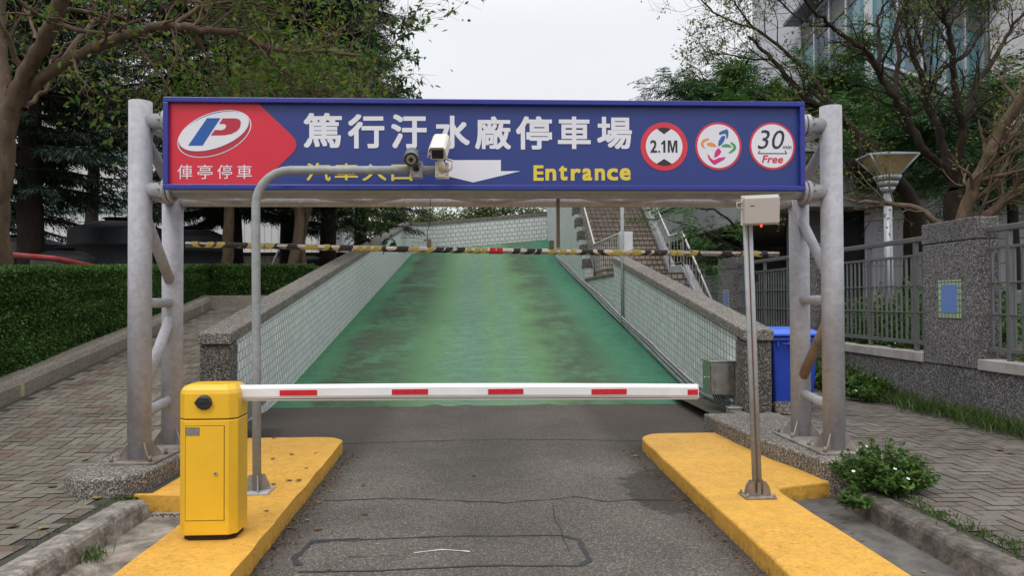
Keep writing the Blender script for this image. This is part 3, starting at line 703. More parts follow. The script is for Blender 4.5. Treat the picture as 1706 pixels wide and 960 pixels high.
sb = thing('pull_box', 'small rusty conduit pull box below the steel cabinet', 'box', (3.3, 9.55, .05))
MB().box(3.20, 3.36, 9.44, 9.60, .12, .20).build('body', 'plate', sb, .006)
MB().box(3.19, 3.37, 9.43, 9.61, .203, .215).build('lid', 'conc', sb, .003)
MB().box(3.10, 3.30, 8.72, 9.0, .133, .140).build('cover_plate', 'galv', sb)
for k in range(3):
    o = MB().tube([(3.22+.05*k, 9.43, .17), (3.3+.05*k, 9.1, .15), (3.37+.06*k, 8.78, .16), (3.42+.06*k, 8.5, .23)], .018, 8).build('conduit_end', 'pipe')
    tag(o, f'pale conduit end on the ground before the right pillar, {("left","middle","right")[k]} of three', 'pipe', 'conduit ends beside the right pillar')
o = MB()
for k in range(5):
    x = 3.1+.03*k; o.tube([(x, 9.85, .36), (x+.03, 9.8, .26), (x+.05+.01*k, 9.68, .19), (x+.1, 9.6, .16)], .010, 6)
tag(o.build('cable_bundle', 'cable_black'), 'black cables hanging out below the steel cabinet', 'cable')

# ------------------------------------------------------------------ sign gantry
YF, YB, XPL, XPR = 6.40, 7.07, -2.82, 3.085
ZB = PT; ZT = 3.28
ga = thing('sign_gantry', 'grey tubular steel truss gantry spanning the car park entrance', 'gantry', ((XPL+XPR)/2, YF, ZB))
ZU, ZLW = 3.115, 2.535
for X in (XPL, XPR):
    for Y, zt in ((YF, ZT), (YB, 2.55)):
        MB().tube([(X, Y, ZB+.02), (X, Y, zt)], .092, 28).build('post', 'galv', ga)
        for k in range(4):
            a = rad(45+90*k); d = Vector((math.cos(a), math.sin(a), 0)); q = Vector((X, Y, ZB+.021))
            n2 = Vector((-d.y, d.x, 0))*.006
            MB().prism([q+d*.09-n2, q+d*.175-n2, q+d*.175-n2+Vector((0, 0, .03)), q+d*.09-n2+Vector((0, 0, .14))], n2*2).build('gusset', 'plate', ga)
            MB().tube([q+Vector((.155*(1 if k in (0, 3) else -1), .155*(1 if k < 2 else -1), 0)), q+Vector((.155*(1 if k in (0, 3) else -1), .155*(1 if k < 2 else -1), .045))], .015, 6).build('anchor_bolt', 'plate', ga)
    MB().box(X-.20, X+.20, YF-.19, YB+.2, ZB+.002, ZB+.02).build('base_plate', 'plate', ga, .003)
    for z, zz in ((1.59, 1.59), (.66, .70)): MB().tube([(X, YF+.06, z), (X, YB-.06, zz)], .042, 16).build('cross_tube', 'galv', ga)
    ya_, yb_ = (YF+.06, YB-.05) if X < 0 else (YB-.05, YF+.06)
    MB().tube([(X, ya_, 2.36), (X, yb_, 1.78)], .046, 16).build('diagonal_brace', 'galv' if X > 0 else 'galv', ga)
    MB().tube([(X, yb_, 1.45), (X, ya_, .86)], .046, 16).build('diagonal_brace', 'brace_rust' if X > 0 else 'galv', ga)
    for z in (ZU, ZLW): MB().tube([(X, YF, z), (X, YB, z)], .05, 14).build('end_tube', 'galv', ga)
    MB().tube([(X, YF+.05, ZU-.1), (X, YB, ZLW+.1)], .046, 14).build('diagonal_brace', 'galv', ga)
    s = 1 if X < 0 else -1
    for z in (ZU, ZLW): MB().tube([(X+s*.20, YF, z), (X+s*.235, YF, z)], .098, 22).build('flange', 'galv', ga)
    for z in (ZU, ZLW): MB().tube([(X+s*.245, YF, z), (X+s*.275, YF, z)], .098, 22).build('flange', 'galv', ga)
    for z in (ZU, ZLW):
        bb = MB()
        for k in range(8):
            a = rad(45*k); bb.tube([(X+s*.17, YF+.078*math.cos(a), z+.078*math.sin(a)), (X+s*.30, YF+.078*math.cos(a), z+.078*math.sin(a))], .009, 6)
        bb.build('flange_bolts', 'plate', ga)
for z in (ZU, ZLW): MB().tube([(XPL, YF, z), (XPR, YF, z)], .066, 18).build('chord', 'galv', ga)
MB().tube([(XPL, YB, ZLW), (XPR, YB, ZLW)], .054, 18).build('chord', 'galv_dirty', ga)
MB().tube([(XPL, YB, ZU), (XPR, YB, ZU)], .062, 18).build('chord', 'galv', ga)
nseg = 10
for k in range(nseg):
    xa = XPL+(XPR-XPL)*k/nseg; xb = XPL+(XPR-XPL)*(k+1)/nseg
    ya, yb = (YF, YB) if k % 2 == 0 else (YB, YF)
    MB().tube([(xa, ya, ZLW), (xb, yb, ZLW)], .036, 10).build('lattice_brace', 'galv_dirty', ga)
    MB().tube([(xa, YB, ZLW if k % 2 == 0 else ZU), (xb, YB, ZU if k % 2 == 0 else ZLW)], .036, 10).build('lattice_brace', 'galv', ga)
    MB().tube([(xa, ya, ZU), (xb, yb, ZU)], .036, 10).build('lattice_brace', 'galv', ga)

# ------------------------------------------------------------------ the sign
YS = 6.18                                  # plane of the sign face
sp_ = lambda px, py, dy=0: on_y(px, py, YS+dy)
tl_, tr_, bl_, br_ = sp_(274.5, 165), sp_(1338, 169.5), sp_(274.5, 314), sp_(1338, 316.5)
SX0_, SX1_ = (tl_.x+bl_.x)/2, (tr_.x+br_.x)/2; SZ1 = (tl_.z+tr_.z)/2+.0; SZ0 = (bl_.z+br_.z)/2-.012
# map photo pixels to the sign face, straightening the slight lens bend
def sg(px, py):
    u = (px-274.5)/(1338-274.5)
    t = 165+(169.5-165)*u + 5.0*4*u*(1-u)*.55; bt_ = 314+(316.5-314)*u + 3.6*4*u*(1-u)*.75
    return Vector((SX0_+(SX1_-SX0_)*u, YS, SZ1+(SZ0-SZ1)*(py-t)/(bt_-t)))
sign = thing('entrance_sign', 'long navy blue car park sign with white characters hung on the gantry', 'sign', ((SX0_+SX1_)/2, YS, SZ0))
FW = .042; DEP = .31
MB().box(SX0_+.02, SX1_-.02, YS+.0, YS+.03, SZ0+.02, SZ1-.02).build('face_panel', 'sign_blue', sign)
MB().box(SX0_+.01, SX1_-.01, YS+.032, YS+DEP, SZ0+.012, SZ1-.012).build('box_body', 'sign_frame', sign)
MB().box(SX0_+.02, SX1_-.02, YS+.02, YS+DEP-.01, SZ0+.0, SZ0+.0095).build('underside', 'sign_under', sign)
fb = MB()
for x0, x1, z0, z1 in ((SX0_, SX1_, SZ1-FW, SZ1), (SX0_, SX1_, SZ0, SZ0+FW), (SX0_, SX0_+FW, SZ0+FW, SZ1-FW), (SX1_-FW, SX1_, SZ0+FW, SZ1-FW)):
    fb.box(x0, x1, YS-.045, YS+.018, z0, z1)
fb.build('frame', 'sign_frame', sign, .006)
def flat(name, mat, pts, lay, parent=None):
    P = [sg(*p) for p in pts]
    return MB().prism([(p.x, YS-.002*lay, p.z) for p in P], (0, -.0015, 0)).build(name, mat, parent or sign)
def ell(cx, cy, a, b_, th, n=64, a0=0, a1=360):
    r = rad(th); o = []
    for i in range(n+(0 if a1-a0 == 360 else 1)):
        t = rad(a0+(a1-a0)*i/n); x, y = a*math.cos(t), b_*math.sin(t)
        o.append((cx+x*math.cos(r)+y*math.sin(r), cy-x*math.sin(r)+y*math.cos(r)))
    return o
z5 = lambda x, y: (270+x/5.883, 160+y/5.883)
redp = [(280, 172), (424, 173.5)] + [(479, 226), (485, 233), (487.6, 242), (485.5, 250.5), (480, 257)] + [(427, 307.5), (280, 307.5)]
flat('red_panel', 'sign_red', redp, 1)
def text_mesh(s, off, shear=0):
    cu = bpy.data.curves.new('t', 'FONT'); cu.body = s; cu.size = 1; cu.offset = off; cu.shear = shear; cu.resolution_u = 3; cu.fill_mode = 'FRONT'
    o = bpy.data.objects.new('t', cu); C.objects.link(o)
    dg = bpy.context.evaluated_depsgraph_get(); dg.update()
    me = bpy.data.meshes.new_from_object(o.evaluated_get(dg))
    vs = [(v.co.x, v.co.y) for v in me.vertices]; fs = [tuple(p.vertices) for p in me.polygons]
    bpy.data.objects.remove(o); bpy.data.curves.remove(cu); bpy.data.meshes.remove(me)
    return vs, fs
def lettering(name, mat, items, lay, parent=None, off=.0, shear=0):
    """items: (string, px0, px1, py_top, py_bottom) boxes on the photo; all glyphs go into one lettering part"""
    b = MB()
    for it in items:
        s, x0, x1, y0, y1 = it[:5]; oo = it[5] if len(it) > 5 else off
        vs, fs = text_mesh(s, 0, shear)
        if not vs: continue
        mnx, mxx = min(v[0] for v in vs), max(v[0] for v in vs); mny, mxy = min(v[1] for v in vs), max(v[1] for v in vs)
        em_ = (y1-y0)/max(1e-6, mxy-mny)                      # photo pixels per em
        sh = [(0, 0)] if oo <= .003 else [(oo*em_*i_, oo*em_*j_) for i_ in (-1, 0, 1) for j_ in (-1, 0, 1)]
        rx = oo*em_ if oo > .003 else 0
        for k_, (sx_, sy_) in enumerate(sh):
            W_ = []
            for x, y in vs:
                p = sg(x0+rx+(x1-x0-2*rx)*(x-mnx)/max(1e-6, mxx-mnx)+sx_, y1-rx-(y1-y0-2*rx)*(y-mny)/max(1e-6, mxy-mny)+sy_); W_.append((p.x, YS-.002*lay-.0015-.0001*k_, p.z))
            b.add(W_, fs)
    o = b.build(name, mat, parent or sign)
    # glyph meshes face the road
    for poly in o.data.polygons[:1]:
        if poly.normal.y > 0: o.data.flip_normals()
    return o
lettering('title_lettering', 'sign_white', [('篤', 499, 561.5, 190.5, 247.5), ('行', 571.4, 631.2, 192.8, 248.6), ('汙', 642.4, 701, 193, 249.3), ('水', 714.8, 772.4, 195, 249.5),
    ('廠', 781.4, 841, 196, 250.4), ('停', 849.6, 909.8, 195.6, 250.5), ('車', 919.6, 974.9, 195.8, 249.3), ('場', 985.8, 1044.4, 195.8, 249)], 1, None, .024)
lettering('entry_lettering', 'sign_yellow', [('汽', 502.5, 543, 272, 301.5), ('車', 550, 587.8, 273, 300.5), ('入', 595, 634.5, 274, 301.5), ('口', 642.5, 677.5, 275, 301.8)], 1, None, .014)
ent = [('E', 878.5, 895.5, 276.3, 301.6), ('n', 898.5, 916.5, 281.6, 301.3), ('t', 921, 935.5, 276.6, 301.3), ('r', 941, 957.8, 281.6, 301.3), ('a', 960.5, 977, 281, 301.3), ('n', 981.5, 998.5, 281, 301), ('c', 1002, 1020.5, 280.8, 301), ('e', 1023.5, 1042, 280.3, 300.8)]
lettering('entrance_lettering', 'sign_yellow', ent, 1, None, .026)
flat('down_arrow', 'sign_white', [(732, 268), (824, 267.7), (824, 286), (857, 285.8), (778, 304.5), (700, 286), (732, 286)], 1)
lg = flat('logo', 'sign_white', ell(354.7, 223.8, 62.1, 34.2, 20), 2)
# crimson and blue crescents between the white ring and the white oval
flat('crimson_crescent', 'logo_crimson', ell(354.7, 223.8, 60.3, 32.6, 20, 40, -10, 190), 3, lg)
flat('blue_crescent', 'logo_blue', ell(354.7, 223.8, 60.3, 32.6, 20, 40, 186, 354), 3, lg)
flat('oval', 'sign_white', ell(354, 219.9, 59.0, 27.2, 19), 4, lg)
flat('letter_stem', 'logo_blue', [z5(430, 227), z5(556, 227), z5(388, 487), z5(253, 487)], 5, lg)
flat('letter_bowl', 'logo_crimson', [z5(*q) for q in ((578, 230), (700, 230), (735, 240), (752, 268), (742, 318), (712, 352), (660, 378), (600, 390), (468, 392), (502, 341), (575, 341), (603, 326), (612, 302), (604, 288), (590, 282), (545, 282))], 5, lg)
lettering('brand_lettering', 'sign_white', [('俥', 295.5, 319.3, 273.6, 296.8), ('亭', 327.5, 352, 273.8, 297), ('停', 359.6, 383.4, 274, 297), ('車', 391, 415.4, 274.5, 297.2)], 2, None, .002)
z8 = lambda x, y: (1040+x/5.503, 170+y/5.503)
def roundel(name, cx, cy, R, r):
    o = flat(name, 'round_red', ell(cx, cy, R, R, 0), 1); flat('disc', 'sign_white', ell(cx, cy, r, r, 0), 2, o); return o
r1 = roundel('height_roundel', 1099.2, 244.3, 40, 31.2)
flat('upper_wedge', 'sign_black', [(x, y) for x, y in [(1099.2+31.2*math.sin(rad(a)), 244.3-31.2*math.cos(rad(a))) for a in range(-22, 23, 4)]] + [(1099.0, 224)], 3, r1)
flat('lower_wedge', 'sign_black', [(1099.2+31.2*math.sin(rad(a)), 244.3+31.2*math.cos(rad(a))) for a in range(-24, 25, 4)] + [(1099.0, 264.8)], 3, r1)
lettering('height_lettering', 'sign_black', [('2', 1075.5, 1087, 234, 254.5), ('.', 1089, 1092, 251, 254.5)], 3, r1, .013)
flat('digit_one', 'sign_black', [(1097.6, 254.3), (1097.6, 239.6), (1094.2, 241.6), (1094.2, 238.3), (1096.6, 236.6), (1098.4, 234.2), (1101.3, 234.2), (1101.3, 254.3)], 3, r1)
flat('letter_metre', 'sign_black', [(1105.2, 254.2), (1105.2, 234.2), (1110.3, 234.2), (1113.4, 247.6), (1116.5, 234.2), (1121.6, 234.2), (1121.6, 254.2), (1118.3, 254.2), (1118.3, 238.6), (1114.9, 254.2), (1111.9, 254.2), (1108.5, 238.6), (1108.5, 254.2)], 3, r1)
r2_ = roundel('emblem_roundel', 1191.7, 243, 39.6, 36)
E = lambda m_, pts, nm: flat(nm, m_, [z8(*q) for q in pts], 3, r2_)
E('emb_blue', [(845, 275), (870, 262), (915, 246), (930, 262), (929, 305), (918, 334), (910, 330), (908, 298), (896, 286), (850, 300), (840, 290)], 'blue_chevron')
E('emb_blue', [(862, 315), (885, 305), (899, 310), (898, 332), (884, 360), (866, 385), (838, 405), (833, 385), (838, 355)], 'blue_petal')
E('emb_green', [(950, 362), (985, 378), (1003, 405), (997, 432), (970, 455), (937, 468), (930, 457), (955, 440), (976, 415), (975, 400), (950, 376)], 'green_chevron')
E('emb_green', [(860, 409), (875, 390), (905, 380), (940, 388), (963, 412)], 'green_petal')
E('emb_orange', [(745, 330), (748, 345), (712, 358), (695, 372), (695, 395), (710, 415), (700, 421), (676, 405), (668, 378), (685, 348), (712, 334)], 'orange_chevron')
E('emb_orange', [(722, 380), (745, 368), (775, 370), (803, 383), (816, 409), (775, 406), (733, 396)], 'orange_petal')
E('emb_pink', [(838, 418), (862, 450), (850, 474), (826, 494), (792, 508), (800, 462), (815, 436)], 'magenta_petal')
E('emb_pink', [(728, 475), (745, 484), (762, 512), (788, 531), (840, 508), (903, 499), (888, 522), (840, 550), (795, 573), (770, 553), (745, 525)], 'magenta_chevron')
r3 = roundel('free_roundel', 1284.4, 242, 39.4, 36)
lettering('minutes_lettering', 'sign_black', [('3', 1259, 1280, 215.5, 247), ('0', 1283.5, 1305.3, 215.5, 247)], 3, r3, .0, .22)
lettering('unit_lettering', 'sign_black', [('min', 1302, 1317.3, 240.3, 246.3)], 3, r3, .006, .22)
lettering('free_lettering', 'sign_red', [('Free', 1266, 1302.5, 257.3, 270)], 3, r3, .014, .22)
bk = MB()
for a, c in (((1260, 254.4), (1309, 254.2)), ((1260, 254.4), (1262.6, 249.6)), ((1309, 254.2), (1305.8, 249))):
    pa, pc = sg(*a), sg(*c); d = (pc-pa).normalized(); nn = Vector((-d.z, 0, d.x))*.0035
    bk.prism([(q.x, YS-.006, q.z) for q in (pa-nn, pc-nn, pc+nn, pa+nn)], (0, -.0015, 0))
bk.build('bracket_line', 'sign_black', r3)

# ------------------------------------------------------------------ height limit bar
YBAR = 6.72
ba, bz = on_y(310, 407, YBAR), on_y(1297, 423.5, YBAR)
hb = thing('height_limit_bar', 'steel tube wound with yellow and black tape hung across the entrance', 'height bar', (ba+bz)/2)
ax = (bz-ba).normalized(); Lb = (bz-ba).length
MB().tube([ba, ba.lerp(bz, .33)-Vector((0, 0, .012)), ba.lerp(bz, .66)-Vector((0, 0, .012)), bz], .024, 16).build('tube', 'bar_steel', hb)
r2 = random.Random(11); xx = .08; u0 = ax.cross(Vector((0, 0, 1))).normalized(); w0 = ax.cross(u0)
def tape(x, wid, r, tilt):
    """a slanted turn of tape round the tube"""
    vs = []; n = 20
    sag = lambda f: -.012*min(1, 3*min(f, 1-f))
    for e_ in (0, 1):
        for j in range(n):
            a = 2*math.pi*j/n; sh = x + wid*e_ + tilt*math.cos(a+.6)
            vs.append(ba + ax*sh + Vector((0, 0, sag(sh/Lb))) + (u0*math.cos(a)+w0*math.sin(a))*r)
    return vs, [(j, (j+1) % n, n+(j+1) % n, n+j) for j in range(n)]
k = 0
while xx < Lb-.10:
    wid = r2.uniform(.042, .075); tilt = r2.uniform(.012, .045)*(1 if r2.random() < .8 else -1)
    f = xx/Lb
    if .495 < f < .53: xx += .06; continue
    ph = (k//3) % 2
    if .87 < f < .93 and r2.random() < .5: xx += .12
    vs, fs = tape(xx, wid, .0262+.001*(k % 3), tilt); MB().add(vs, fs, True).build('black_tape' if ph else 'yellow_tape', 'tape_k' if ph else 'tape_y', hb)
    xx += wid+r2.uniform(.0, .05); k += 1
for f_ in (.503, .5145):
    vs, fs = tape(Lb*f_, .055, .030, .004); MB().add(vs, fs, True).build('red_tape', 'tape_r', hb)
for px, pt_, pbm in ((715, 399, 416), (919, 401, 418)):
    a, c = on_y(px, pt_, YBAR), on_y(px, pbm, YBAR)
    MB().tube([a, c], .021, 12).build('hanger_stub', 'brace_rust', hb)
MB().tube([on_y(713, 400, YBAR), on_y(706, 401, YBAR)], .006, 6).build('hook', 'black_plastic', hb)
MB().tube([on_y(713, 400, YBAR), on_y(712, 385, YBAR), on_y(716.5, 372, YBAR), Vector((on_y(717, 330, YBAR).x, YBAR, ZLW))], .0035, 6).build('hanging_wire', 'black_plastic', hb)
a = on_y(930, 402, YBAR); MB().box(a.x-.016, a.x+.016, YBAR-.004, YBAR+.004, a.z-.06, ZLW+.03).build('hanger_strap', 'brace_rust', hb)
MB().tube([on_y(667, 396, YBAR+.5), on_y(690, 396, YBAR+.4)], .003, 4).build('loose_wire', 'black_plastic', hb)

# ------------------------------------------------------------------ barrier machine
MX0, MX1, MY0, MY1 = -1.845, -1.49, 4.70, 4.98
bm_ = thing('barrier_gate', 'yellow barrier gate machine with white boom across the lane', 'barrier', ((MX0+MX1)/2, (MY0+MY1)/2, IZ))
def chamf(x0, x1, y0, y1, c): return [(x0+c, y0), (x1-c, y0), (x1, y0+c), (x1, y1-c), (x1-c, y1), (x0+c, y1), (x0, y1-c), (x0, y0+c)]
zh0, zh1, ztop_ = IZ+.035, .875, 1.085
cc = .045
MB().prism([(x, y, zh0) for x, y in chamf(MX0, MX1, MY0, MY1, cc)], (0, 0, zh1-zh0-.004)).build('housing', 'm_yellow', bm_, .006, None, 3)
MB().prism([(x, y, zh0-.06) for x, y in chamf(MX0+.02, MX1-.02, MY0+.02, MY1-.02, cc)], (0, 0, .059)).build('base', 'dark_gap', bm_)
MB().prism([(x, y, zh1-.004) for x, y in chamf(MX0+.006, MX1-.006, MY0+.006, MY1-.006, cc)], (0, 0, .006)).build('seam', 'dark_gap', bm_)
# hood: front edge slopes back at the top
b = MB(); A = chamf(MX0, MX1, MY0, MY1, cc); 
def inset(P, d): cx, cy = (MX0+MX1)/2, (MY0+MY1)/2; return [(cx+(x-cx)*(1-d/.2), cy+(y-cy)*(1-d/.16)) for x, y in P]
rings = [(A, zh1+.003), (A, ztop_-.055), (inset(A, .008), ztop_-.03), (inset(A, .026), ztop_-.01), (inset(A, .05), ztop_)]
vs = [(x, y, z) for P, z in rings for x, y in P]; n = 8
fs = [(k*n+i, k*n+(i+1) % n, (k+1)*n+(i+1) % n, (k+1)*n+i) for k in range(len(rings)-1) for i in range(n)] + [tuple(range((len(rings)-1)*n, len(rings)*n)), tuple(reversed(range(n)))]
b.add(vs, fs); b.build('hood', 'm_yellow', bm_, .006, None, 3)
pm = lambda px, py, dy=0: on_y(px, py, MY0-dy)
d0, d1 = pm(309.5, 711), pm(373, 867)
MB().box(d0.x-.003, d1.x+.003, MY0-.0015, MY0+.01, d1.z-.003, d0.z+.003).build('door_seam', 'dark_gap', bm_)
door = MB().box(d0.x, d1.x, MY0-.004, MY0+.01, d1.z, d0.z).build('door', 'm_yellow', bm_, .0015)
q = pm(360, 789); MB().tube([(q.x, MY0-.003, q.z), (q.x, MY0-.014, q.z)], .011, 16).build('lock', 'chrome', door)
MB().tube([(q.x, MY0-.0135, q.z), (q.x, MY0-.0155, q.z)], .004, 10).build('keyhole', 'black_plastic', door)
a, c = pm(309.5, 712.5), pm(333, 726); MB().box(a.x, c.x, MY0-.0065, MY0-.0042, c.z, a.z).build('nameplate', 'nameplate', door)
q = pm(340.5, 671); 
kn = MB().tube([(q.x, MY0+.0, q.z), (q.x, MY0-.012, q.z), (q.x, MY0-.02, q.z)], [.047, .045, .036], 28).build('knob', 'black_plastic', bm_)
MB().prism([(q.x-.056, MY0-.011, q.z), (q.x-.03, MY0-.011, q.z+.033), (q.x+.03, MY0-.011, q.z+.033), (q.x+.056, MY0-.011, q.z), (q.x+.03, MY0-.011, q.z-.033), (q.x-.03, MY0-.011, q.z-.033)], (0, -.014, 0)).build('knob_grip', 'black_plastic', kn, .004)
MB().box(q.x-.022, q.x+.022, MY0-.030, MY0-.0255, q.z-.003, q.z+.013).build('grip_ridge', 'black_plastic', kn, .002)
# boom
BY = (MY0+MY1)/2; bl0, br0 = on_y(412, 654.5, BY), on_y(1161.5, 652.5, BY)
bh = .0475; bx0, bx1 = MX1-.02, br0.x
def boom_z(x): f = (x-bx0)/(bx1-bx0); return bl0.z+(br0.z-bl0.z)*f + .008*4*f*(1-f)
b = MB(); xs_ = lin(bx0, bx1, 12)
vs = []
for x in xs_:
    z = boom_z(x)
    for (dy, dz) in ((-.014, -bh+.008), (-.022, -bh*.5), (-.022, bh*.55), (-.014, bh-.012), (-.006, bh), (.014, bh), (.022, bh*.5), (.022, -bh*.5), (.014, -bh+.008)): vs.append((x, BY+dy, z+dz))
n = 9; fs = [(k*n+i, k*n+(i+1) % n, (k+1)*n+(i+1) % n, (k+1)*n+i) for k in range(11) for i in range(n)]
b.add(vs, fs, False); b.add(vs[:n], [tuple(range(n))]); b.add(vs[-n:], [tuple(reversed(range(n)))])
boom = b.build('boom', 'boom_white', bm_)
MB().prism([(bx0, BY-.014, boom_z(bx0)-bh+.007), (bx0, BY+.014, boom_z(bx0)-bh+.007), (bx1, BY+.014, boom_z(bx1)-bh+.007), (bx1, BY-.014, boom_z(bx1)-bh+.007)], (0, 0, -.010)).build('rubber_strip', 'boom_under', boom)
for xa, xb in ((467.5, 529.5), (653.5, 713.5), (813, 871.5), (984.5, 1043), (1144, 1161)):
    wa, wb_ = on_y(xa, 655, BY).x, on_y(xb, 655, BY).x; z = boom_z((wa+wb_)/2)
    MB().box(wa, min(wb_, bx1-.001), BY-.0245, BY-.0222, z-.0205, z+.0145).build('reflector', 'refl_red', boom)
MB().box(bx1+.001, bx1+.006, BY-.02, BY+.02, boom_z(bx1)-bh+.004, boom_z(bx1)+bh-.002).build('end_cap', 'boom_white', boom, .003)

# ------------------------------------------------------------------ bent camera pole with two cameras
PB = on_z(428, 818, IZ+.01); PY = PB.y
cp_ = thing('camera_pole', 'bent grey steel pole reaching over the lane with cameras at its tip', 'pole', (PB.x, PY, IZ))
ztop2 = on_y(560, 283.5, PY).z; xend = on_y(743, 284, PY).x; xp = on_y(427, 600, PY).x; R_ = .27
pts = [(PB.x, PY, IZ+.012), (xp, PY, 1.2), (xp-.005, PY, ztop2-R_)] + [(xp-.005+R_-R_*math.cos(rad(a)), PY, ztop2-R_+R_*math.sin(rad(a))) for a in range(12, 91, 13)] + [(xp+R_+.3, PY, ztop2), (xend, PY, ztop2+.005)]
MB().tube(pts, .033, 20).build('pipe', 'galv_pole', cp_)
MB().box(PB.x-.12, PB.x+.11, PY-.11, PY+.11, IZ+.002, IZ+.014).build('base_plate', 'galv', cp_, .002)
for k in range(4):
    a = rad(90*k+20); d = Vector((math.cos(a), math.sin(a), 0)); q = Vector((PB.x, PY, IZ+.0145)); n2 = Vector((-d.y, d.x, 0))*.004
    MB().prism([q+d*.03-n2, q+d*.105-n2, q+d*.09-n2+Vector((0, 0, .05)), q+d*.06-n2+Vector((0, 0, .12)), q+d*.032-n2+Vector((0, 0, .12))], n2*2).build('gusset', 'plate', cp_)
ORT = lambda d: (lambda zx: (zx, d, zx.cross(d).normalized()))(d.cross(Vector((0, 0, 1))).normalized())
def clamp(parent, px0, px1, py0, py1, mat):
    a, c = on_y(px0, py0, PY-.05), on_y(px1, py1, PY-.05)
    o = MB().box(a.x, c.x, PY-.052, PY-.044, c.z, a.z).build('mount_plate', mat, parent, .003)
    for ex in (.15, .85):
        for ez in (.14, .86): MB().tube([(a.x+(c.x-a.x)*ex, PY-.052, c.z+(a.z-c.z)*ez), (a.x+(c.x-a.x)*ex, PY-.058, c.z+(a.z-c.z)*ez)], .006, 6).build('bolt', 'plate', o)
    MB().box(a.x, c.x, PY+.036, PY+.044, c.z, a.z).build('rear_plate', mat, parent, .003)
    return o
# dark cylindrical camera
q = on_y(685, 260, PY-.14)
c1 = thing('bullet_camera', 'dark grey cylindrical camera clamped beside the white box camera', 'camera', (q.x, PY-.05, ztop2))
clamp(c1, 683.5, 703.5, 268, 295, 'galv')
d = Vector((.03, -1, -.42)).normalized(); ex, _, ez = ORT(d); ce = Vector((q.x, PY-.10, q.z))
MB().tube([ce-d*.10, ce-d*.088, ce+d*.075, ce+d*.085], [.05, .058, .058, .055], 28).build('housing', 'cam_grey', c1)
MB().tube([ce+d*.083, ce+d*.0865], .052, 28).build('front_plate', 'black_plastic', c1)
MB().tube([ce+d*.086, ce+d*.0895], .037, 28).build('lens_ring', 'lens_ring', c1)
MB().tube([ce+d*.089, ce+d*.094], .021, 4).build('lens', 'glass_dark', c1)
MB().obox(ce+ez*-.058+d*-.02, ex, d, ez, .03, .05, .012).build('shoe', 'black_plastic', c1, .003)
MB().tube([ce-ez*.06-d*.02, Vector((ce.x+.03, PY-.11, ztop2+.04)), Vector((ce.x+.03, PY-.06, ztop2))], [.014, .017, .026], 10).build('bracket_arm', 'black_plastic', c1)
# white box camera, tilted towards the cars
q = on_y(731, 243, PY-.2)
c2 = thing('box_camera', 'cream white box camera with sun visor tilted down at the pole tip', 'camera', (q.x, PY-.05, ztop2))
clamp(c2, 725, 747.5, 270, 295, 'cam_white')
d = Vector((-.05, -1, -.52)).normalized(); ex, _, ez = ORT(d); ce = Vector((q.x, PY-.10, q.z+.005))
hw, hh_, hl = .058, .05, .17
MB().obox(ce-ez*.004, ex, d, ez, hw*2, hl*2-.03, hh_*2-.01).build('housing', 'cam_white', c2, .014, None, 3)
vis = MB().prism([ce+d*(hl+.03)+ex*x+ez*z for x, z in ((-hw-.016, -.016), (-hw-.005, hh_*.9), (-hw+.012, hh_+.012), (hw-.012, hh_+.012), (hw+.005, hh_*.9), (hw+.016, -.016), (hw+.011, -.018), (hw-.001, hh_*.84), (hw-.014, hh_+.006), (-hw+.014, hh_+.006), (-hw+.001, hh_*.84), (-hw-.011, -.018))], -d*(hl*2+.04)).build('sun_visor', 'cam_white', c2)
MB().obox(ce+d*(hl-.013)-ez*.004, ex, d, ez, hw*1.5, .008, hh_*1.35).build('window', 'glass_dark', c2, .002)
MB().obox(ce-ez*.062+d*.03, ex, d, ez, .07, .10, .02).build('shoe', 'cam_white', c2, .003)
MB().tube([ce-ez*.07+d*.03, Vector((ce.x+.012, PY-.15, ztop2+.03)), Vector((ce.x+.02, PY-.055, ztop2))], [.022, .026, .032], 12).build('bracket_arm', 'cam_white', c2)
MB().tube([ce+ex*.05-d*.12, ce+ex*.09-d*.05-ez*.06, Vector((ce.x+.10, PY-.09, ztop2+.06)), Vector((ce.x+.09, PY-.07, ztop2-.0)), Vector((ce.x+.05, PY-.05, ztop2-.02))], .009, 8).build('cable', 'cam_white', c2)
tag(MB().tube([Vector((on_y(697, 254, PY).x, PY-.1, on_y(697, 254.5, PY-.1).z)), Vector((on_y(713, 254.8, PY).x, PY-.1, on_y(713, 255, PY-.1).z))], .003, 5).build('camera_wire', 'cable_black'), 'short black wire linking the two cameras on the pole', 'wire')

